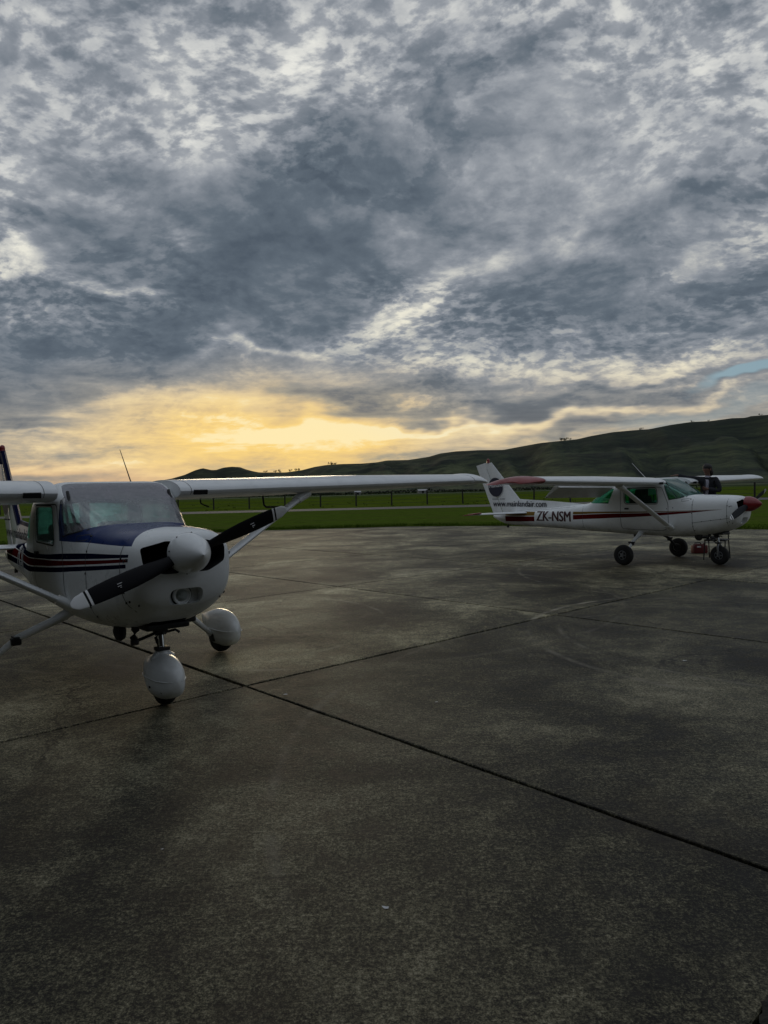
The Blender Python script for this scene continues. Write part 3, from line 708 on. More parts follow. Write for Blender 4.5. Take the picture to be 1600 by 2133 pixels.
    for i in range(1, 15):
        t = i/14; prof.append((.265*t, .155*(1-t**1.75)**.86+.0015))
    lathe(bm, prof, 48); spn = obj('spinner', bm, M_spin if not far else M_red, prop, 35)
    if not far:
        bm = bm_new()
        for k in range(8):
            a = 2*math.pi*k/8+.3; tube(bm, (.0, .150*math.cos(a), .150*math.sin(a)), (.006, .159*math.cos(a), .159*math.sin(a)), .006, seg=6)
        obj('spinner_screws', bm, M_trim, prop, kind='stuff')
    bmat = bpy.data.materials.get('blade_near' if not far else 'blade_far') or bpy.data.materials.new('blade_near' if not far else 'blade_far')
    bmat.use_nodes = True; n = NT(bmat.node_tree)
    if len(n.n) <= 2:
        b = n.n['Principled BSDF']; rr_ = n.math('ABSOLUTE', n.xyz(n.new('ShaderNodeTexCoord').outputs['Object'])[1])
        rngs = ((.800, 2), (.768, .785)) if not far else ((.862, 2), (.80, .835))
        k = None
        for a, c_ in rngs:
            q = n.math('MULTIPLY', n.math('GREATER_THAN', rr_, a), n.math('LESS_THAN', rr_, c_)); k = q if k is None else n.math('MAXIMUM', k, q)
        n.l.new(n.mix(k, (.008, .008, .01) if not far else (.02, .022, .026), (.85, .86, .86)), b.inputs['Base Color']); b.inputs['Roughness'].default_value = .5; b.inputs['Specular IOR Level'].default_value = .12
    for s in (-1, 1):
        bm = bm_new(); rr = []
        for r_, w, th, tw in ((.05, .085, .05, 62), (.13, .088, .042, 52), (.22, .108, .030, 42), (.32, .128, .022, 34), (.45, .140, .017, 28), (.60, .138, .013, 23), (.72, .128, .010, 20), (.81, .112, .008, 18.5), (.865, .095, .006, 17.5), (.895, .06, .005, 17), (.908, .022, .004, 17)):
            ring = []
            for i in range(16):
                a = 2*math.pi*i/16; u = w/2*math.cos(a); v_ = th/2*math.sin(a)*(1.6 if math.sin(a) > 0 else .5)
                # chord lies mostly in disc plane (tangential z), tilted by twist about the radial axis
                tt = R(tw); cz_ = u*math.cos(tt)*s; cx_ = u*math.sin(tt)
                ring.append(Vector((cx_+v_*math.cos(tt), s*r_, cz_-v_*math.sin(tt)*s)))
            rr.append(ring)
        loft(bm, rr); bmesh.ops.recalc_face_normals(bm, faces=bm.faces)
        bl = obj('blade', bm, bmat, prop, 40)
    # decal strokes on the blades of the near plane
    if not far:
        bm = bm_new()
        for s in (-1, 1):
            for dy, dz2, L in ((.0, .012, .035), (.006, -.006, .028), (.0, -.018, .010)):
                box(bm, (.026, s*(.56+dy), dz2), (.003, L, .0035), Matrix.Rotation(R(-24*s), 3, 'Y'))
        obj('blade_decal', bm, M_whiteletter, prop, kind='stuff')
    # ---- landing light in its recess
    lamp = bpy.data.objects.new('landing_light', None); COL.objects.link(lamp); lamp.parent = root; lamp.location = (-.018, 0, 0)
    ly = .0
    bm = bm_new(); lathe(bm, [(.766, .056), (.768, .072), (.790, .072), (.793, .064), (.780, .056)], 32, Matrix.Translation((0, ly, .946))); obj('bezel', bm, M_spin, lamp, 40); bm = bm_new(); lathe(bm, [(.764, .071), (.765, .083), (.772, .083), (.774, .073)], 32, Matrix.Translation((0, ly, .946))); obj('gasket', bm, M_trim, lamp, 40)
    bm = bm_new(); rr = [(.768-.03*(1-(i/8)**2), .05*i/8+.001) for i in range(9)]; lathe(bm, rr, 28, Matrix.Translation((.006, ly, .946))); obj('reflector', bm, M_chrome, lamp, 60)
    bm = bm_new(); lathe(bm, [(.776, .052), (.786, .040), (.790, .02), (.791, .002)], 28, Matrix.Translation((0, ly, .946))); obj('lens', bm, M_lens, lamp, 60)
    # ---- nose gear
    ng = bpy.data.objects.new('nose_gear', None); COL.objects.link(ng); ng.parent = root
    rN = .20 if far else .175; nx = .326
    top = Vector((nx-.075, 0, .80)); bot = Vector((nx-.02, 0, .46))
    bm = bm_new(); tube(bm, top, top.lerp(bot, .62), .034, seg=16); tube(bm, top.lerp(bot, .60), top.lerp(bot, .68), .045, seg=16); obj('strut_barrel', bm, M_dkmetal, ng, 40)
    bm = bm_new(); tube(bm, top.lerp(bot, .6), bot+Vector((.0, 0, -.02)), .024, seg=16); obj('oleo_piston', bm, M_chrome, ng, 40)
    bm = bm_new(); path_tube(bm, [top.lerp(bot, .66)+Vector((-.03, 0, 0)), top.lerp(bot, .85)+Vector((-.13, 0, .02)), bot+Vector((-.03, 0, -.02))], .014)
    path_tube(bm, [(nx-.02, -.03, .60), (nx-.05, -.16, .555), (nx-.08, -.20, .54)], .013); path_tube(bm, [(nx-.04, .03, .585), (nx-.02, .12, .60), (nx-.01, .15, .575)], .011)
    path_tube(bm, [(nx-.04, -.03, .62), (nx-.10, -.16, .66), (nx-.2, -.2, .68)], .012); path_tube(bm, [(nx-.04, .03, .62), (nx-.12, .14, .66), (nx-.3, .16, .66)], .012)
    box(bm, bot+Vector((0, 0, .0)), (.09, .11, .03), None, .008); box(bm, (nx-.06, -.21, .535), (.05, .06, .045), None, .01); box(bm, (nx-.05, 0, .605), (.1, .1, .03), None, .008)
    obj('steering_linkage', bm, M_dkmetal, ng, 40)
    bm = bm_new()
    for s in (-1, 1): path_tube(bm, [bot+Vector((0, 0, 0)), bot+Vector((.01, s*.075, -.06)), (nx+.005, s*.085, rN+.08), (nx, s*.085, rN)], [.03, .026, .02, .018], 10)
    obj('fork', bm, M_alu if far else M_white, ng, 40)
    tyre(root, (nx, 0, rN), rN, .135)
    if not far:
        bm = bm_new(); teardrop(bm, nx-.01, 0, .70, .134, .425, .065, .44)
        tube(bm, (nx-.03, 0, .34), (nx-.035, 0, .455), .070, .050, 20)
        nf_ = obj('nose_wheel_fairing', bm, M_white, root, 45)
        bm = bm_new()
        for q in (-1, 1): path_tube(bm, [(nx+.285-.5*i/12, q*.1355*math.sqrt(max(.02, 1-(abs(.285-.5*i/12)/.295)**2.5)), .238) for i in range(13)], .0035, 5)
        obj('fairing_seam', bm, M_wing, nf_, kind='stuff')
        bm = bm_new()
        for s in (-1, 1): tube(bm, (nx+.03, s*.11, .17), (nx+.03, s*.137, .17), .011, seg=8)
        tube(bm, (nx+.18, -.080, .15), (nx+.19, -.095, .15), .010, seg=6); obj('fairing_bolts', bm, M_trim, root, kind='stuff')
    # fairing seam lines
    # ---- exhaust and cowl outlet
    bm = bm_new(); path_tube(bm, [(.20, -.17, .74), (.20, -.18, .62), (.16, -.18, .55)], .032, 14); obj('exhaust_pipe', bm, M_dkmetal, root, 40)
    bm = bm_new(); lathe(bm, [(-.02, .03), (0, .075), (.03, .085), (.06, .07), (.07, .02)], 20, Matrix.Translation((.0, -.27, .595)) @ Matrix.Rotation(R(90), 4, 'Z')); obj('carburettor_intake_drain', bm, M_trim, root, 40)
    bm = bm_new(); box(bm, (.36, .0, .665), (.22, .36, .05), None, .015); obj('cowl_outlet', bm, M_trim, root)
    bm = bm_new(); box(bm, (.72, 0, .838), (.02, .22, .05), Matrix.Rotation(R(45), 3, 'Y'), .01); obj('air_filter', bm, M_dark, root)
    # ---- antennas
    bm = bm_new()
    if far: path_tube(bm, [(-1.30, 0, 1.86), (-1.66, 0, 2.235)], [.006, .0035], 6)
    else: path_tube(bm, [(-.90, .20, 1.86), (-1.20, .20, 2.20)], [.006, .003], 6)
    obj('whip_antenna', bm, M_trim if not far else M_whiteletter, root)
    # ---- cabin interior
    cab = bpy.data.objects.new('cabin_interior', None); COL.objects.link(cab); cab.parent = root
    bm = bm_new(); box(bm, (-.30, 0, 1.30), (.30, .90, .20), None, .04); box(bm, (-.20, 0, 1.395), (.28, .86, .03), None, .012); obj('instrument_panel', bm, M_trim, cab, 40)
    for s in (-1, 1):
        bm = bm_new(); box(bm, (-1.15, s*.235, .98), (.48, .40, .12), None, .04); obj('seat_cushion', bm, M_seat, cab, 40)
        bm = bm_new(); box(bm, (-1.43, s*.235, 1.22), (.12, .40, .52), Matrix.Rotation(R(-10), 3, 'Y'), .05); obj('seat_back', bm, M_seat, cab, 40)
        bm = bm_new(); box(bm, (-.80, s*.25, 1.755), (.012, .36, .15), Matrix.Rotation(R(18), 3, 'Y'), .004); obj('sun_visor', bm, M_visor if s < 0 else M_inner, cab)
        bm = bm_new(); path_tube(bm, [(-.50, s*.23, 1.24), (-.60, s*.23, 1.25)], .012); lathe(bm, [(0, .12), (.012, .135), (.024, .12), (.012, .105)], 20, Matrix.Translation((-.61, s*.23, 1.26))); obj('control_yoke', bm, M_trim, cab)
    bm = bm_new(); box(bm, (-1.30, 0, 1.80), (1.0, .92, .02)); box(bm, (-1.72, 0, 1.74), (.03, .96, .14)); obj('headliner', bm, M_inner, cab)
    bm = bm_new(); box(bm, (-2.2, 0, 1.02), (.9, .8, .03)); obj('baggage_floor', bm, M_inner, cab)
    bm = bm_new(); tube(bm, (-.62, -.46, 1.78), (-.36, -.46, 1.44), .014); obj('windshield_tube', bm, M_trim, cab); bm = bm_new(); tube(bm, (-.62, .46, 1.78), (-.36, .46, 1.44), .014); obj('windshield_tube', bm, M_trim, cab)
    bm = bm_new(); box(bm, (-1.9, .03, 1.42), (.04, .10, .62), None, .01); obj('centre_post', bm, M_seat, cab)
    if not far:
        bm = bm_new(); path_tube(bm, [(-.60, -.497, 1.72), (-.52, -.497, 1.54), (-.47, -.492, 1.43), (-.42, -.485, 1.425)], .014, 8); p_ = obj('white_hose', bm, M_paper, cab, 40)
        bm = bm_new(); random.seed(3)
        vs = [[bm.verts.new((-.40+.035*i+random.uniform(-.01, .01), -.44+.03*j+random.uniform(-.01, .01), 1.43+.03*math.sin(i*2.2+j*1.7)+.02*i)) for j in range(4)] for i in range(4)]
        for i in range(3):
            for j in range(3): bm.faces.new((vs[i][j], vs[i+1][j], vs[i+1][j+1], vs[i][j+1]))
        obj('red_ribbon', bm, M_rag, cab, 60)
        bm = bm_new(); box(bm, (-.25, -.30, 1.425), (.10, .20, .004), Matrix.Rotation(R(18), 3, 'Y')); obj('paper_sheet', bm, M_paper, cab)
    return root

far_plane = aircraft(True, (6.8604, 15.2718), -.8596, 'white high-wing aeroplane with red spinner and ZK-NSM on its side, parked at the right')
near_plane = aircraft(False, (-2.0564, 6.1110), -.9055, 'white and navy aeroplane with pointed white spinner and wheel fairings, nearest on the left')

# ------------------------------------------------------------------ the ground
gn = Vector((.74203561, .67036046)); gt = Vector((-.67036046, .74203561)); U0, DU, V0, DV = 3.2985, 4.7828, 5.5690, 4.6965
OUT = [(-45, -4.2), (-45, 0), (-16.2, 26.6), (-11.3, 31.1), (-7.0, 34.6), (1.2, 35.1), (5.8, 33.1), (10.7, 29.0), (14.0, 25.9), (45, -4.2)]
def concrete_mat(name):
    m_ = bpy.data.materials.new(name); m_.use_nodes = True; n = NT(m_.node_tree); b = n.n['Principled BSDF']
    P_ = n.new('ShaderNodeNewGeometry').outputs['Position']; n_obj = n.new('ShaderNodeObjectInfo'); oi = n_obj.outputs['Random']
    px_, py_, pz_ = n.xyz(P_)
    grain = n.math('ADD', n.math('MULTIPLY', n.noise(P_, 66, 5, .75), .6), n.math('MULTIPLY', n.noise(P_, 150, 4, .7), .4)); grain2 = n.noise(P_, 28, 3, .6); mid = n.noise(P_, 5.5, 7, .62); big = n.noise(P_, .55, 6, .6, .6)
    broom = n.noise(n.mapping(P_, rot=(0, 0, math.atan2(gn.y, gn.x)), scale=(1.5, 26, 1)), 2.2, 6, .7)
    val = n.math('ADD', n.math('MULTIPLY', n.mr(grain, .39, .62), .74), n.math('MULTIPLY', n.mr(grain2, .34, .68), .26))
    val = n.math('ADD', n.math('MULTIPLY', val, 1.0), n.math('MULTIPLY', n.math('SUBTRACT', mid, .5), .8))
    val = n.math('ADD', val, n.math('MULTIPLY', n.math('SUBTRACT', big, .5), 1.5))
    val = n.math('ADD', val, n.math('MULTIPLY', n.math('SUBTRACT', broom, .5), .30))
    val = n.math('ADD', val, n.math('MULTIPLY', n.math('SUBTRACT', oi, .5), .12))
    base = n.ramp(val, [(.16, (.002, .0018, .001)), (.37, (.028, .026, .0155)), (.56, (.140, .129, .080)), (.80, (.40, .365, .232)), (1, (.74, .67, .48))])
    stain = n.mr(n.noise(P_, .9, 7, .65, .8), .52, .72)
    base = n.mix(n.math('MULTIPLY', stain, .45), base, (.085, .060, .034))
    # old curved tyre marks
    for cx_, cy_, r_, wd, s_ in ((4.7, 8.0, 3.05, .06, .95), (4.75, 8.1, 2.70, .05, .85), (4.5, 4.5, 5.2, .06, .6), (-2.6, 9.5, 2.6, .05, .5), (-1.0, 11.5, 4.6, .06, .5), (7, 14, 4.3, .07, .5)):
        d = n.vmath('DISTANCE', n.comb(px_, py_, 0.0), (cx_, cy_, 0), 1)
        k = n.mr(n.math('ABSOLUTE', n.math('SUBTRACT', d, r_)), 0, wd, s_, 0, True)
        k = n.math('MULTIPLY', k, n.mr(n.noise(P_, 1.2, 6, .7), .45, .65)); base = n.mix(k, base, (.42, .38, .30))
    vo = n.new('ShaderNodeTexVoronoi', feature='DISTANCE_TO_EDGE'); vo.inputs['Scale'].default_value = .33
    n.l.new(n.vmath('ADD', P_, n.vmath('MULTIPLY', n.noise(P_, 1.3, 6, .65, out=1), (1.4, 1.4, 0))), vo.inputs['Vector'])
    crack = n.math('MULTIPLY', n.mr(vo.outputs['Distance'], .001, .006, 1, 0), n.mr(n.noise(P_, .45, 3, .5), .52, .56))
    base = n.mix(n.math('MULTIPLY', crack, .85), base, (.012, .011, .009))
    moss = n.math('MULTIPLY', n.mr(n.noise(n.mapping(P_, loc=(11, 2, 0)), 1.4, 8, .7), .54, .64), n.mr(n.noise(P_, 13, 4, .6), .4, .6)); base = n.mix(n.math('MULTIPLY', moss, .55), base, (.035, .033, .024))
    oil = n.math('MULTIPLY', n.mr(n.noise(n.mapping(P_, loc=(3, 9, 0)), .7, 4, .5), .62, .72), .55)
    base = n.mix(oil, base, (.02, .019, .017))
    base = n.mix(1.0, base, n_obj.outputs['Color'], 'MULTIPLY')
    n.l.new(base, b.inputs['Base Color']); n.l.new(n.mr(mid, .3, .7, .62, .78), b.inputs['Roughness']); b.inputs['Specular IOR Level'].default_value = .30
    bp = n.new('ShaderNodeBump'); bp.inputs['Strength'].default_value = .55; bp.inputs['Distance'].default_value = .006
    n.l.new(n.math('ADD', grain, n.math('MULTIPLY', grain2, .8)), bp.inputs['Height']); n.l.new(bp.outputs[0], b.inputs['Normal'])
    return m_
M_conc = concrete_mat('aggregate_concrete')
M_joint = mat('joint_dirt', (.02, .018, .014), .95, bump=.6, bscale=60)
def clip(poly, a, b):   # keep left side of directed line a->b
    out = []; n_ = len(poly)
    def sd_(p): return (b[0]-a[0])*(p[1]-a[1])-(b[1]-a[1])*(p[0]-a[0])
    for i in range(n_):
        p, q = poly[i], poly[(i+1) % n_]; sp, sq = sd_(p), sd_(q)
        if sp >= 0: out.append(p)
        if (sp >= 0) != (sq >= 0):
            t = sp/(sp-sq); out.append((p[0]+(q[0]-p[0])*t, p[1]+(q[1]-p[1])*t))
    return out
apron = empty('apron', (0, 0, 0)); apron['kind'] = 'structure'
outl = OUT[::-1]   # counter-clockwise?
def area(pl): return sum(pl[i][0]*pl[(i+1) % len(pl)][1]-pl[(i+1) % len(pl)][0]*pl[i][1] for i in range(len(pl)))/2
if area(outl) < 0: outl = outl[::-1]
bm = bm_new(); bm.faces.new([bm.verts.new((p[0], p[1], -.06)) for p in outl]); obj('joint_bed', bm, M_joint, apron)
rnd = random.Random(11); nslab = 0
hole = [(1.03, 2.0), (1.13, 2.17), (1.19, 2.28), (1.25, 2.33), (1.60, 2.42), (1.9, 2.2), (1.8, 1.7), (1.3, 1.6)]
for i in range(-13, 14):
    for j in range(-12, 10):
        g = .010 if (gn*(U0+(i+.5)*DU)+gt*(V0+(j+.5)*DV)).length < 6 else .017
        cs_ = [(U0+i*DU+g, V0+j*DV+g), (U0+(i+1)*DU-g, V0+j*DV+g), (U0+(i+1)*DU-g, V0+(j+1)*DV-g), (U0+i*DU+g, V0+(j+1)*DV-g)]
        pl = [tuple(gn*a+gt*b) for a, b in cs_]
        for a, b in zip(outl, outl[1:]+outl[:1]):
            pl = clip(pl, a, b)
            if len(pl) < 3: break
        if len(pl) < 3 or area(pl) < .05: continue
        cen = Vector((sum(p[0] for p in pl)/len(pl), sum(p[1] for p in pl)/len(pl)))
        # resample the border so that its edge wanders a little
        bd = []
        for a, b in zip(pl, pl[1:]+pl[:1]):
            L = math.hypot(b[0]-a[0], b[1]-a[1]); k = max(1, int(L/.22)) if cen.length < 22 else max(1, int(L/1.2))
            for q in range(k):
                x, y = a[0]+(b[0]-a[0])*q/k, a[1]+(b[1]-a[1])*q/k
                dd = (cen-Vector((x, y))).normalized()*rnd.uniform(0, .007 if q else .0)
                bd.append((x+dd.x, y+dd.y))
        zt_ = rnd.uniform(-.002, .002)
        bm = bm_new(); top_ = []; mid_ = []; low_ = []
        for x, y in bd:
            d = (cen-Vector((x, y))).normalized()
            jj = rnd.uniform(.004, .010)
            top_.append(bm.verts.new((x+d.x*jj, y+d.y*jj, zt_))); mid_.append(bm.verts.new((x, y, zt_-.005))); low_.append(bm.verts.new((x, y, -.058)))
        n_ = len(bd); bm.faces.new(top_)
        for q in range(n_):
            w_ = (q+1) % n_; bm.faces.new((mid_[q], mid_[w_], top_[w_], top_[q])); bm.faces.new((low_[q], low_[w_], mid_[w_], mid_[q]))
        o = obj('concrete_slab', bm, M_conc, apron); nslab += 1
        t_ = rnd.uniform(.93, 1.07)*(.42 if j == -1 and i in (0, -1, 1) or j < -1 else 1.0)  # foreground slabs coloured darker to stand in for shade
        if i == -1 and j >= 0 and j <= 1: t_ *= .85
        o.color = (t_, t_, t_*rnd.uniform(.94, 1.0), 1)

# dark drainage sump at the pavement's near edge (bottom right corner of the view)
bm = bm_new(); hp = [(x, y) for x, y in hole]; rr = random.Random(5)
hp2 = []
for a, b in zip(hp, hp[1:]+hp[:1]):
    for q in range(6): t = q/6; hp2.append((a[0]+(b[0]-a[0])*t+rr.uniform(-.006, .006), a[1]+(b[1]-a[1])*t+rr.uniform(-.006, .006)))
c0 = Vector((1.45, 2.0)); rings = []
for f, z in ((1.0, .0045), (.96, .012), (.85, .018), (.6, .02)):
    rings.append([Vector((c0.x+(x-c0.x)*f, c0.y+(y-c0.y)*f, z)) for x, y in hp2])
loft(bm, rings); bmesh.ops.recalc_face_normals(bm, faces=bm.faces)
mt = obj('soil_patch', bm, mat('dark_wet_soil', (.008, .009, .008), .9, bump=.8, bscale=40), None, 40); tag(mt, 'dark wet soil patch on the concrete at the bottom right corner', 'soil patch')

# grass field
def grass_mat():
    m_ = bpy.data.materials.new('pasture'); m_.use_nodes = True; n = NT(m_.node_tree); b = n.n['Principled BSDF']
    P_ = n.new('ShaderNodeNewGeometry').outputs['Position']; X, Y, Z = n.xyz(P_)
    fine = n.noise(n.mapping(P_, scale=(1, 1, 1)), 9, 6, .7); pat = n.noise(n.mapping(P_, scale=(.35, 1, 1)), .35, 6, .65, .5); pat2 = n.noise(n.mapping(P_, scale=(.25, 1, 1)), .12, 5, .6)
    mown = n.ramp(fine, [(.25, (.038, .062, .008)), (.5, (.072, .112, .014)), (.75, (.112, .158, .024))])
    mown = n.mix(n.math('MULTIPLY', n.mr(pat, .45, .62), .55), mown, (.075, .082, .022)); mown = n.mix(n.math('MULTIPLY', n.mr(n.noise(P_, 1.1, 6, .7), .5, .62), .4), mown, (.026, .040, .008))
    past = n.ramp(pat, [(.28, (.028, .040, .008)), (.45, (.062, .092, .010)), (.6, (.092, .124, .014)), (.75, (.10, .11, .022))])
    tuft = n.mr(n.noise(n.mapping(P_, scale=(.3, 1, 1)), 1.3, 6, .75), .58, .68)
    past = n.mix(n.math('MULTIPLY', tuft, .6), past, (.026, .030, .012))
    col = n.mix(n.mr(Y, 82, 84), mown, past)
    far_ = n.mr(pat2, .35, .65); col = n.mix(n.math('MULTIPLY', n.mr(Y, 250, 500), .8), col, (.05, .07, .035))
    n.l.new(col, b.inputs['Base Color']); b.inputs['Roughness'].default_value = .95; b.inputs['Specular IOR Level'].default_value = 0
    bp = n.new('ShaderNodeBump'); bp.inputs['Strength'].default_value = .8; bp.inputs['Distance'].default_value = .05
    n.l.new(fine, bp.inputs['Height']); n.l.new(bp.outputs[0], b.inputs['Normal'])
    return m_
M_grass = grass_mat()
def resample(poly, step):
    out = []
    for a, b in zip(poly, poly[1:]+poly[:1]):
        L = math.hypot(b[0]-a[0], b[1]-a[1]); k = max(1, int(L/step))
        for q in range(k): out.append((a[0]+(b[0]-a[0])*q/k, a[1]+(b[1]-a[1])*q/k))
    return out
edge = resample(outl, .5); gc = Vector((0, 12)); rings = []
for f, z in ((.9985, -.05), (1.0, .02), (1.004, .045), (1.02, .05), (1.06, .045), (1.2, .04), (1.6, .04), (2.2, .04), (4, .04), (12, .04), (40, .04), (160, .04)):
    rg = []
    for x, y in edge:
        jx = mnoise.noise(Vector((x*1.1, y*1.1, 3)))*.16 if f < 1.03 else 0
        zz = z+(mnoise.noise(Vector((x*.8, y*.8, f*9)))*.02 if 1.003 < f < 1.3 else 0)
        rg.append(Vector((gc.x+(x-gc.x)*(f+jx*.04), gc.y+(y-gc.y)*(f+jx*.04), zz)))
    rings.append(rg)
bm = bm_new(); loft(bm, rings, cap=False); bmesh.ops.recalc_face_normals(bm, faces=bm.faces)
gf = obj('grass_field', bm, M_grass); gf['kind'] = 'structure'
if gf.data.polygons[len(edge)*6].normal.z < 0:
    gf.data.flip_normals()
# grass blades along the apron's far edge
M_blade = mat('grass_blades', (.035, .070, .004), .9, spec=0)  # colour darkened to carry the shaded side of the fringe
vs, fs = [], []; rr = random.Random(21)
segs = [(Vector(a), Vector(b)) for a, b in zip(outl, outl[1:]+outl[:1]) if (a[1]+b[1])/2 > 8]
tot = sum((b-a).length for a, b in segs)
def blade(x, y, z, h, wd, an, lean):
    i0 = len(vs); c_, s_ = math.cos(an)*wd, math.sin(an)*wd
    vs.extend([(x-c_, y-s_, z), (x+c_, y+s_, z), (x+lean[0], y+lean[1], z+h)]); fs.append((i0, i0+1, i0+2))
for a, b in segs:
    nb = int((b-a).length*620); nrm = Vector(((b-a).y, -(b-a).x)).normalized()
    if (gc-a).dot(nrm) > 0: nrm = -nrm
    for _ in range(nb):
        t = rr.random(); u = rr.random()**2.2*2.6-.03; p = a.lerp(b, t)+nrm*u; 
        if p.y < 15 and abs(p.x) > 20: continue
        den_ = mnoise.noise(Vector((p.x*.9, p.y*.9, 0)))
        h = rr.uniform(.05, .12)*(1.25 if u < .25 else .8)*(1+.5*den_)
        blade(p.x, p.y, .03, h, rr.uniform(.004, .009), rr.uniform(0, 3.14), (rr.uniform(-.04, .04), rr.uniform(-.04, .04)))
gb = obj('grass_fringe', (vs, [], fs), M_blade); tag(gb, 'ragged green grass fringe growing along the far edge of the concrete', 'grass', kind='stuff')
# rough tufts in the paddock beyond the track
vs, fs = [], []
for _ in range(500):
    y = 84+rr.random()**1.5*150; x = rr.uniform(-.62, .62)*y; s = rr.uniform(.08, .22)
    for k in range(9): 
        an = rr.uniform(0, 6.28); blade(x+math.cos(an)*s*.8, y+math.sin(an)*s*.8, .03, s*rr.uniform(.5, 1.1), s*.22, rr.uniform(0, 3.14), (rr.uniform(-.1, .1), rr.uniform(-.1, .1)))
gt_ = obj('pasture_tufts', (vs, [], fs), mat('rank_grass', (.05, .07, .012), .9, spec=0)); tag(gt_, 'rough grass tufts scattered over the paddock beyond the fence', 'grass', kind='stuff')
# taxi track
def strip(name, y0, y1, x0, x1, z, m_):
    bm = bm_new(); n_ = 120; A = []; 
    for i in range(n_+1):
        x = x0+(x1-x0)*i/n_; j = mnoise.noise(Vector((x*.2, 0, 1)))*.5; k = mnoise.noise(Vector((x*.2, 5, 1)))*.5
        A.append((bm.verts.new((x, y0+j, z)), bm.verts.new((x, y1+k, z))))
    for a, b in zip(A[:-1], A[1:]): bm.faces.new((a[0], b[0], b[1], a[1]))
    o = obj(name, bm, m_); o['kind'] = 'structure'; return o
M_asph = mat('worn_asphalt', (.075, .075, .072), .85, dirt=.4, bump=.4, bscale=12)
strip('taxi_track', 70.5, 80.5, -400, 400, .05, M_asph)
M_gravel = mat('pale_gravel', (.22, .21, .19), .9, dirt=.3)
strip('gravel_road', 520, 545, -1200, 1600, .06, M_gravel)

# ------------------------------------------------------------------ hills
RIDGE = [(-1100, 1045), (-600, 1040), (-200, 1032), (0, 1030), (200, 1022), (300, 1008), (345, 999), (357, 997), (385, 989), (405, 980), (422, 975), (440, 979), (450, 979), (465, 974), (482, 972), (500, 973), (512, 977.5), (525, 981), (540, 984),
 (595, 984), (630, 979), (655, 972.5), (680, 968.5), (711, 966.5), (752, 965.6), (785, 963), (806, 959), (851, 958), (893, 951.5), (917, 944.5), (950, 940), (1000, 937.5), (1049, 937), (1075, 932), (1124, 923), (1161, 919), (1202, 915),
 (1232, 908), (1277, 900), (1322, 896), (1352, 894), (1397, 885), (1439, 879), (1480, 877), (1525, 871), (1555, 870), (1562, 867), (1600, 864), (1750, 858), (2000, 880), (2400, 930), (3000, 990)]
rz = [azel(x, y) for x, y in RIDGE]
AZ = np.array([a for a, e in rz]); EL = np.array([e for a, e in rz])
def ridge_el(a): return float(np.interp(a, AZ, EL))
def ridge_d(a): return float(np.interp(a, [-30, -14, -5, 5, 15, 30, 60], [5200, 4600, 3800, 3300, 2800, 2500, 2500]))
def foot_d(a): return ridge_d(a)*float(np.interp(a, [-30, -5, 5, 15, 30], [.80, .62, .50, .42, .36]))
def hill_mat():
    m_ = bpy.data.materials.new('hill_pasture'); m_.use_nodes = True; n = NT(m_.node_tree); b = n.n['Principled BSDF']
    P_ = n.new('ShaderNodeNewGeometry').outputs['Position']; X, Y, Z = n.xyz(P_)
    Q_ = n.mapping(P_, scale=(1, .22, 5)); big = n.noise(Q_, .0030, 8, .64, .4); med = n.noise(Q_, .012, 7, .7); fin = n.noise(Q_, .06, 5, .75)
    v_ = n.math('ADD', n.math('MULTIPLY', big, .42), n.math('ADD', n.math('MULTIPLY', med, .36), n.math('MULTIPLY', fin, .22)))
    col = n.ramp(v_, [(.38, (.018, .022, .021)), (.46, (.036, .044, .032)), (.53, (.070, .084, .046)), (.62, (.12, .134, .074))])
    scrub = n.mr(n.noise(Q_, .0035, 7, .7, .5), .50, .60)
    col = n.mix(n.math('MULTIPLY', scrub, .8), col, (.014, .019, .019))
    up = n.mr(Z, 60, 200, 0, .75, True); col = n.mix(up, col, (.022, .030, .022))
    n.l.new(col, b.inputs['Base Color']); b.inputs['Roughness'].default_value = .95; b.inputs['Specular IOR Level'].default_value = .05
    bp = n.new('ShaderNodeBump'); bp.inputs['Strength'].default_value = .5; bp.inputs['Distance'].default_value = 5
    n.l.new(n.noise(Q_, .012, 6, .65), bp.inputs['Height']); n.l.new(bp.outputs[0], b.inputs['Normal'])
    return m_
NA, ND = 520, 60
verts = []; faces = []
azs = np.linspace(float(AZ[0])-1, 52, NA)
def hill_point(a, t):
    # t 0 foot, .72 ridge, 1 behind
    rd, fd = ridge_d(a), foot_d(a); H = math.tan(R(max(ridge_el(a), -.5)))*rd+CAM_H
    if t <= .72:
        u = t/.72; d = fd+(rd-fd)*u
        sx, sy = math.sin(R(a))*d, math.cos(R(a))*d
        base = u**1.15*.62+.38*u*u*(3-2*u)
        # spurs running down towards the right foot
        q = a*.42+u*2.4+mnoise.noise(Vector((a*.16, u*1.5, 0)))*3.0
        spur = math.sin(q*1.9)*.16+math.sin(q*.83+1.3)*.12
        nz = mnoise.fractal(Vector((sx*.0028, sy*.0028, 0)), 1.0, 2.1, 4)*.07+mnoise.noise(Vector((a*.75+u*1.6, u*.9, 4)))*.07+mnoise.noise(Vector((a*1.9+u*2.2, u*1.6, 9)))*.025
        fade = 4*u*(1-u)
        h = H*(base+fade*(spur*.85+nz*1.1)*.85)
        h = min(h, (H-CAM_H)*d/rd*(.985 if u < .97 else 1)+CAM_H) if u < 1 else H
        return d, max(h, -2 if u > 0 else -2)
    u = (t-.72)/.28; return rd+1500*u, H*(1-u*.9)
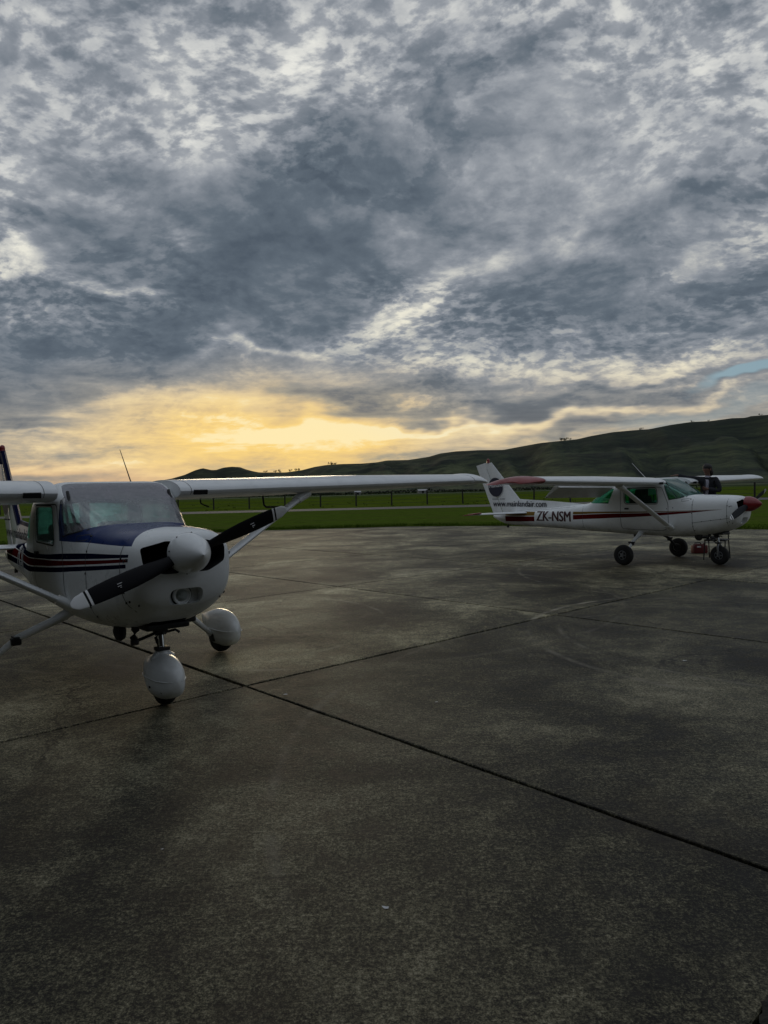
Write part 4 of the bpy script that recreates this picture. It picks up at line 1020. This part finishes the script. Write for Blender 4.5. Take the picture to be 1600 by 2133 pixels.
for i in range(NA):
    a = azs[i]
    for j in range(ND):
        t = j/(ND-1)*1.0
        # put a row exactly on the ridge
        jr = int(.8*(ND-1)); t = (j/jr)*.72 if j <= jr else .72+(j-jr)/(ND-1-jr)*.28
        d, h = hill_point(a, t); verts.append((math.sin(R(a))*d, math.cos(R(a))*d, h))
for i in range(NA-1):
    for j in range(ND-1):
        k = i*ND+j; faces.append((k, k+ND, k+ND+1, k+1))
hl = obj('hills', (verts, [], faces), hill_mat(), None, 80); hl['kind'] = 'structure'
if hl.data.polygons[10].normal.z < 0: hl.data.flip_normals()

# ------------------------------------------------------------------ trees
M_leaf = mat('dark_foliage', (.022, .030, .014), .9, spec=.1); M_bark = mat('bark', (.05, .04, .03), .9)
def make_tree(px, py_top, hpx, wpx, label, seed, D=None, base_el=None, lean=0):
    """tree whose foot stands on the hill ridge (or on the plain at distance D)"""
    r_ = random.Random(seed); a, e = azel(px, py_top+hpx)
    if D is None: D = ridge_d(a); z0 = math.tan(R(ridge_el(a)))*D+CAM_H
    else: z0 = 0.0
    h = hpx/CAM_F*D; w = wpx/CAM_F*D
    root = empty('tree', (math.sin(R(a))*D, math.cos(R(a))*D, z0-h*.22), 0, label, 'tree', 'trees on the skyline' if base_el is None and z0 > 1 else 'trees at the foot of the hills')
    bm = bm_new(); tp = Vector((lean*h*.3, 0, h*.55))
    path_tube(bm, [(0, 0, 0), tp*.5+Vector((w*.02, 0, 0)), tp], [h*.05, h*.04, h*.02], 6)
    for k in range(4):
        an = k*1.6+r_.random(); path_tube(bm, [tp*(.55+.1*k), tp*(.55+.1*k)+Vector((math.cos(an)*w*.3, math.sin(an)*w*.3, h*.18))], [h*.02, h*.008], 5)
    obj('trunk', bm, M_bark, root)
    v2, f2 = [], []
    clumps = [(Vector((lean*h*.3+r_.gauss(0, .30)*w, r_.gauss(0, .28)*w, h*(.62+r_.uniform(-.25, .25)))), r_.uniform(.16, .32)*min(w, h)) for _ in range(9)]
    for c_, rad in clumps:
        for _ in range(46):
            d = Vector((r_.gauss(0, 1), r_.gauss(0, 1), r_.gauss(0, 1))).normalized()*rad*r_.random()**.4; p = c_+d; s = rad*r_.uniform(.12, .28)
            u = Vector((r_.gauss(0, 1), r_.gauss(0, 1), r_.gauss(0, 1))).normalized()*s; q = Vector((r_.gauss(0, 1), r_.gauss(0, 1), r_.gauss(0, 1))).normalized()*s
            i0 = len(v2); v2.extend([p-u, p+q, p+u, p-q]); f2.append((i0, i0+1, i0+2, i0+3))
    obj('crown', (v2, [], f2), M_leaf, root)
TR = [(690, 960, 8, 9, 'round dark tree standing alone on the low saddle of the skyline', 0), (698, 962, 6, 6, 'smaller bush right beside the round tree on the low saddle of the skyline', 0),
 (553, 977, 6, 8, 'first dark tree on the ridge right of the twin knolls', 0), (574, 979, 6, 7, 'second tree from the left on the low ridge, in a close pair', 0), (582, 977, 8, 7, 'taller tree of the close pair on the low ridge', 0), (605, 977, 6, 6, 'low tree on the ridge just left of the forked group', 0),
 (616, 975, 7, 6, 'pointed tree in the forked group on the low ridge', 0), (623, 975, 6, 6, 'last tree of the forked group where the ridge starts to climb', 0),
 (1169, 912, 8, 8, 'leftmost tree of the clump on the long ridge', 0), (1178, 911, 8, 9, 'largest tree of the clump on the long ridge', 0), (1189, 915, 4, 5, 'small bush at the right end of the clump on the long ridge', 0),
 (1334, 889, 6, 7, 'wind-bent tree alone on the ridge left of the aerial', .6), (1441, 876, 4, 6, 'wind-bent bush on the ridge above the person', .6), (1476, 874, 3, 6, 'low shrub on the ridge right of the wind-bent bush', .4), (1583, 862, 4, 8, 'scrubby tree on the highest part of the ridge at the right edge', 0)]
for k, (x, y, h, w, lab, ln) in enumerate(TR): make_tree(x, y, h, w, lab, 100+k, lean=ln)
# shelter belt far across the plain
v2, f2 = [], []; r_ = random.Random(9)
for _ in range(9000):
    x = r_.uniform(-900, 1300); y = 900+r_.uniform(-8, 8)+.05*x; hh = 3.2+2.5*mnoise.noise(Vector((x*.012, 0, 0)))+1.5*mnoise.noise(Vector((x*.08, 3, 0)))
    if hh < 1.2: continue
    p = Vector((x, y, r_.random()*hh)); s = r_.uniform(.6, 1.6); u = Vector((r_.gauss(0, 1), r_.gauss(0, .5), r_.gauss(0, 1))).normalized()*s; q = Vector((r_.gauss(0, 1), r_.gauss(0, .5), r_.gauss(0, 1))).normalized()*s
    i0 = len(v2); v2.extend([p-u, p+q, p+u, p-q]); f2.append((i0, i0+1, i0+2, i0+3))
hb = obj('shelter_belt', (v2, [], f2), M_leaf); tag(hb, 'dark low shelter belt of trees running across the plain below the hills', 'hedge', kind='stuff')
# farm sheds on the plain
M_roof = mat('pale_iron_roof', (.42, .42, .42), .6); M_shed = mat('shed_wall', (.2, .2, .19), .8)
for k, (px, D, w, lab) in enumerate(((880, 700, 9, 'long pale-roofed shed far across the paddock under the wing'), (745, 720, 6, 'small pale shed left of the long pale-roofed shed'))):
    a = azel(px, 1020)[0]; sh = empty('farm_shed', (math.tan(R(a))*D, D, 0), .1, lab, 'shed', 'farm sheds across the paddock')
    bm = bm_new(); box(bm, (0, 0, 1.3), (w, 6, 2.6)); obj('wall', bm, M_shed, sh)
    bm = bm_new(); prism(bm, [(-3.4, 2.5), (0, 3.7), (3.4, 2.5), (3.4, 2.6), (0, 3.85), (-3.4, 2.6)], 'x', -w/2-.3, w/2+.3); obj('roof', bm, M_roof, sh)
    bm = bm_new(); box(bm, (0, -3.03, 1.1), (2.0, .06, 2.0)); obj('door', bm, M_dark, sh)

# ------------------------------------------------------------------ fence
fence = empty('wire_fence', (0, 90, 0), 0, 'post and wire fence running across the grass beyond the taxi track', 'fence')
M_post = mat('tarred_post', (.02, .018, .015), .9, bump=.5, bscale=20); M_wire = mat('wire', (.03, .03, .03), .5, metal=.5)
fpts = []
def fence_y(x): return 90.0 if x < 13 else max(60, 90-(x-13)*1.05)
x = -62.0
while x < 46:
    fpts.append((x, fence_y(x))); x += 4.5 if x < 13 else 3.4
px_posts = [ground(p, 1060).normalized() for p in ()]
rr = random.Random(4)
shared = []
for i, (x, y) in enumerate(fpts):
    bm = bm_new(); ln = rr.uniform(-.04, .04); hgt = rr.uniform(1.75, 1.95)
    path_tube(bm, [(x, y-90, -.1), (x+ln, y-90+rr.uniform(-.03, .03), hgt)], [.10, .085], 8); obj('post', bm, M_post, fence)
for k, z in enumerate((.35, .75, 1.15, 1.5, 1.78)):
    bm = bm_new(); path_tube(bm, [(x, y-90-.1, z+rr.uniform(-.015, .015)) for x, y in fpts], .012 if k < 4 else .022, 4); obj('wire', bm, M_wire, fence)

# ------------------------------------------------------------------ chair, fuel can, person
CX, CY = 7.54, 16.15; CF = Vector((-.60, -.80, 0)).normalized(); CRT = Vector((CF.y, -CF.x, 0))*-1
chair = empty('chair', (CX, CY, 0), 0, 'black stacking chair behind the nose wheel of the right aeroplane, used as a step', 'chair')
M_chair = mat('black_plastic', (.012, .012, .013), .5); M_leg = mat('black_steel', (.015, .015, .015), .4, metal=.5)
def CL(f, r_, z): return CF*f+CRT*r_+Vector((0, 0, z))
rotc = Matrix((( CF.x, CRT.x, 0), (CF.y, CRT.y, 0), (0, 0, 1)))
bm = bm_new(); box(bm, (0, 0, .44), (.42, .46, .035), rotc, .015); obj('seat', bm, M_chair, chair, 40)
bm = bm_new(); box(bm, CL(-.24, 0, .66), (.025, .44, .24), rotc @ Matrix.Rotation(R(-8), 3, 'Y'), .01); obj('backrest', bm, M_chair, chair, 40)
for f in (-1, 1):
    for s in (-1, 1):
        bm = bm_new(); pts = [CL(f*.17, s*.21, .43), CL(f*.28, s*.22, 0)]
        if f < 0: pts = [CL(-.235, s*.21, .74)]+[CL(-.18, s*.21, .43)]+pts[1:]
        path_tube(bm, pts, .013, 8); obj('leg', bm, M_leg, chair)
can = empty('fuel_can', tuple(ground(1457, 1152)), .1, 'red plastic fuel can with black handle on the concrete beside the chair', 'fuel can')
M_can = mat('red_plastic', (.11, .004, .005), .5)
bm = bm_new(); box(bm, (0, 0, .10), (.36, .18, .20), None, .025); box(bm, (-.02, 0, .212), (.24, .12, .03), None, .012); obj('body', bm, M_can, can, 40)
bm = bm_new(); path_tube(bm, [(-.14, 0, .21), (-.12, 0, .255), (.02, 0, .26), (.05, 0, .21)], .014, 8); obj('handle', bm, M_trim, can, 40)
bm = bm_new(); tube(bm, (.13, 0, .20), (.13, 0, .245), .028, .025, 12); obj('cap', bm, M_can, can, 40)
bm = bm_new(); box(bm, (-.06, -.092, .165), (.10, .004, .035)); obj('white_label', bm, M_paper, can)

def skin_mesh(name, verts, edges, radii, mats, parent, sub=1, root=0):
    me = bpy.data.meshes.new(name); me.from_pydata([tuple(v_) for v_ in verts], edges, []); o = bpy.data.objects.new(name, me); COL.objects.link(o)
    md = o.modifiers.new('s', 'SKIN')
    for i, r_ in enumerate(radii):
        sv = me.skin_vertices[0].data[i]; sv.radius = r_ if isinstance(r_, tuple) else (r_, r_); sv.use_root = (i == root)
    md.use_smooth_shade = True; md.branch_smoothing = .3
    ss = o.modifiers.new('u', 'SUBSURF'); ss.levels = sub; ss.render_levels = sub
    dg = bpy.context.evaluated_depsgraph_get(); m2 = bpy.data.meshes.new_from_object(o.evaluated_get(dg)); o.modifiers.clear(); o.data = m2
    m2.materials.clear()
    for q in mats: m2.materials.append(q)
    for p in m2.polygons: p.use_smooth = True; p.material_index = 0
    if parent: o.parent = parent
    return o
M_skin = mat('skin', (.15, .075, .05), .6); M_suit = mat('dark_suit', (.010, .011, .016), .85, bump=.3, bscale=60); M_shirt = mat('white_shirt', (.42, .41, .48), .8); M_tie = mat('dark_tie', (.012, .012, .02), .6); M_hair = mat('dark_hair', (.010, .008, .007), .6); M_shoe = mat('black_leather', (.01, .01, .01), .4)  # skin colour darkened to put the shade on the face into it
person = empty('person', (7.45, 16.25, .46), 0, 'person in dark suit and tie standing on the chair, reaching over the cabin roof', 'person')
PF = Vector((-.86, -.50, 0)).normalized(); PR = Vector((PF.y, -PF.x, 0))   # facing, right-hand side
def PP(f, r_, z): return PF*f+PR*r_+Vector((0, 0, z))
# target of the reaching right hand, on the wing root
wv = Matrix.Rotation(-.8596, 3, 'Z') @ Vector((-.98, .66, 1.93)); hand_t = Vector((wv.x+6.8604, wv.y+15.2718, wv.z))-Vector((7.45, 16.25, .46))
pel = PP(0, 0, .88); chest = PP(.05, 0, 1.22); neck = PP(.07, 0, 1.43); hb_ = PP(.10, 0, 1.50); head = PP(.12, 0, 1.58); crown = PP(.11, 0, 1.64)
shR = PP(.09, .18, 1.36); elR = shR.lerp(hand_t, .5)+Vector((0, 0, -.02)); wrR = shR.lerp(hand_t, .88)+Vector((0, 0, .015))
shL = PP(.05, -.19, 1.36); elL = PP(.02, -.27, 1.09); wrL = PP(.22, -.10, 1.14)
hipR, hipL = PP(0, .09, .84), PP(0, -.09, .84); knR, knL = PP(.03, .10, .46), PP(.02, -.10, .46); anR, anL = PP(-.02, .11, .07), PP(-.02, -.11, .07)
toR, toL = PP(.14, .13, .03), PP(.14, -.13, .03)
V_ = [pel, chest, neck, hb_, head, crown, shR, elR, wrR, shL, elL, wrL, hipR, knR, anR, toR, hipL, knL, anL, toL]
E_ = [(0, 1), (1, 2), (2, 3), (3, 4), (4, 5), (1, 6), (6, 7), (7, 8), (1, 9), (9, 10), (10, 11), (0, 12), (12, 13), (13, 14), (14, 15), (0, 16), (16, 17), (17, 18), (18, 19)]
RA = [.10, .10, .050, .056, .085, .06, .045, .034, .026, .045, .034, .026, .07, .045, .03, .02, .07, .045, .03, .02]
def hand(Vl, El, Rl, wi, wpos, dirv, side, up, curl):
    palm = wpos+dirv*.05; Vl.append(palm); Rl.append((.030, .018)); pi_ = len(Vl)-1; El.append((wi, pi_))
    for k, (off, L) in enumerate(((-.030, .075), (-.010, .088), (.010, .082), (.030, .066))):
        b0 = palm+dirv*.035+side*off; b1 = b0+dirv*L*.5-up*curl*.2; b2 = b1+dirv*L*.45-up*curl
        i0 = len(Vl); Vl.extend([b0, b1, b2]); Rl.extend([.0095, .009, .0075]); El.extend([(pi_, i0), (i0, i0+1), (i0+1, i0+2)])
    b0 = palm-dirv*.01+side*(-.035); b1 = b0+dirv*.03-side*.02; b2 = b1+dirv*.03; i0 = len(Vl); Vl.extend([b0, b1, b2]); Rl.extend([.012, .011, .009]); El.extend([(pi_, i0), (i0, i0+1), (i0+1, i0+2)])
dR = (hand_t-wrR).normalized(); sR = dR.cross(Vector((0, 0, 1))).normalized(); hand(V_, E_, RA, 8, wrR, dR, sR, sR.cross(dR), .012)
dL = (PP(.24, .02, 1.17)-wrL).normalized(); sL = Vector((0, 0, 1)); hand(V_, E_, RA, 11, wrL, dL, sL, PF, .025)
bd_ = skin_mesh('body', V_, E_, RA, [M_skin, M_suit], person, 2)
for p in bd_.data.polygons:
    c_ = p.center
    if c_.z < 1.40 and (c_-wrR).length > .13 and (c_-wrL).length > .13 and (c_-hand_t).length > .16: p.material_index = 1
def sub_skin(name, idx, rs, mats_, sub=2):
    mp = {k: i for i, k in enumerate(idx)}; ed = [(mp[a], mp[b]) for a, b in E_ if a in mp and b in mp]
    return skin_mesh(name, [V_[k] for k in idx], ed, rs, mats_, person, sub)
V_s = list(V_); V_[2] = PP(.06, 0, 1.385)
sub_skin('jacket', [0, 1, 2, 6, 7, 8, 9, 10, 11], [(.165, .13), (.185, .14), .075, .085, .062, .046, .085, .062, .046], [M_suit])
V_[2] = V_s[2]; V_[1] = PP(0, 0, 1.0)
sub_skin('trousers', [1, 0, 12, 13, 14, 16, 17, 18], [.13, .145, .11, .078, .068, .11, .078, .068], [M_suit])
V_[1] = V_s[1]
for an in (anR, anL):
    bm = bm_new(); c_ = an+PF*.07+Vector((0, 0, -.03)); ball(bm, (0, 0, 0), (.13, .048, .04), 14)
    bmesh.ops.transform(bm, matrix=Matrix.Translation(c_) @ Matrix(((PF.x, PR.x, 0), (PF.y, PR.y, 0), (0, 0, 1))).to_4x4(), verts=bm.verts); obj('shoe', bm, M_shoe, person, 60)
bm = bm_new(); c_ = PP(.205, -.02, 1.16); rr_ = Matrix((( PF.x, PR.x, 0), (PF.y, PR.y, 0), (0, 0, 1)))
prism(bm, [(-.02, -.22), (.03, -.22), (.045, .14), (.03, .20), (-.03, .20), (-.045, .14)], 'x', -.09, -.02)
bmesh.ops.transform(bm, matrix=Matrix.Translation(c_) @ rr_.to_4x4() @ Matrix.Rotation(R(-9), 4, 'Y'), verts=bm.verts); obj('shirt_front', bm, M_shirt, person)
bm = bm_new(); lathe(bm, [(-.02, .056), (0, .062), (.02, .056)], 20, Matrix.Translation(PP(.075, 0, 1.415)) @ Matrix.Rotation(R(-80), 4, 'Y')); obj('collar', bm, M_shirt, person, 60)
bm = bm_new(); prism(bm, [(-.012, .17), (.012, .17), (.03, -.20), (0, -.24), (-.03, -.20)], 'x', 0, .012)
bmesh.ops.transform(bm, matrix=Matrix.Translation(c_+PF*.014+Vector((0, 0, .01))) @ rr_.to_4x4() @ Matrix.Rotation(R(-9), 4, 'Y'), verts=bm.verts); obj('tie', bm, M_tie, person)
bm = bm_new(); ball(bm, PP(.215, 0, 1.575), (.02, .014, .022), 10); obj('nose', bm, M_skin, person, 60)
bm = bm_new()
for s in (-1, 1): ball(bm, PP(.195, s*.033, 1.598), (.009, .009, .006), 8)
obj('eyes', bm, M_tie, person, 60, kind='stuff')
bm = bm_new(); ball(bm, PP(.198, 0, 1.528), (.012, .024, .007), 8); obj('mouth', bm, mat('lips', (.22, .08, .07), .6), person, 60)
bm = bm_new()
for s in (-1, 1): ball(bm, PP(.10, s*.088, 1.575), (.018, .012, .030), 10)
obj('ears', bm, M_skin, person, 60, kind='stuff')
bm = bm_new(); ball(bm, PP(.085, 0, 1.628), (.105, .092, .088), 20); ball(bm, PP(.03, 0, 1.575), (.075, .088, .11), 18); ball(bm, PP(-.045, .0, 1.52), (.05, .05, .085), 14)
for v_ in bm.verts: v_.co += Vector((mnoise.noise(v_.co*18), mnoise.noise(v_.co*18+Vector((9, 0, 0))), mnoise.noise(v_.co*18+Vector((0, 9, 0)))))*.012
obj('hair', bm, M_hair, person, 60)

# ------------------------------------------------------------------ hangar added out of view to shade the near apron and left aircraft
shade_hang = empty('shade_hangar', (0, -2.6, 0), 0, 'dark green hangar with a flat canopy added out of view to shade the near apron', 'shade_hangar')
M_shade_hang = mat('shade_hangar_cladding', (.03, .04, .035), .7, dirt=.3)
bm = bm_new(); box(bm, (0, -10, 2.42), (60, 19.9, 4.84)); obj('wall', bm, M_shade_hang, shade_hang)  # wall block of the added unseen hangar
bm = bm_new(); prism(bm, [(-19.6, 4.85), (-10, 6.3), (-.4, 4.85), (-.4, 5.0), (-10, 6.5), (-19.6, 5.0)], 'x', -31, 31)
obj('roof', bm, M_shade_hang, shade_hang)  # roof of the added unseen hangar
bm = bm_new(); box(bm, (0, .0, 2.2), (16, .1, 4.4)); obj('door', bm, M_dark, shade_hang)  # door of the added unseen hangar
bm = bm_new(); box(bm, (-20, 3.5, 3.3), (22, 24, 6.6)); box(bm, (-20, 3.5, 6.75), (22.6, 24.6, .2)); obj('shade_side_wing', bm, M_shade_hang, shade_hang)  # added unseen block that darkens the left aircraft and the ground there
bm = bm_new(); box(bm, (0, 1.4, 4.95), (44, 2.8, .22)); obj('shade_canopy', bm, M_shade_hang, shade_hang)  # added overhang, keeps overhead light off the nearest slabs
# small pale leaves / grit lying on the apron
for k, (px, py, s) in enumerate(((595, 1447, .022), (1427, 1376, .022), (910, 1463, .014), (805, 1891, .012), (800, 1890, .01), (337, 1770, .008))):
    p = ground(px, py, .006); bm = bm_new()
    vs_ = [bm.verts.new((p.x+s*math.cos(a)*rr.uniform(.7, 1.2), p.y+s*.6*math.sin(a), .004+rr.uniform(.001, .008))) for a in [2*math.pi*q/7 for q in range(7)]]
    bm.faces.new(vs_); o = obj('dry_leaf', bm, M_paper); 
    tag(o, ['pale dry leaf on the concrete near the joint crossing', 'pale leaf on the slab at far right', 'tiny pale leaf right of the joint crossing', 'tiny white scrap in the middle foreground', 'tiny white speck beside the scrap in the foreground', 'tiny white speck below the nose wheel'][k], 'leaf', 'pale scraps on the concrete')
print('slabs', nslab)
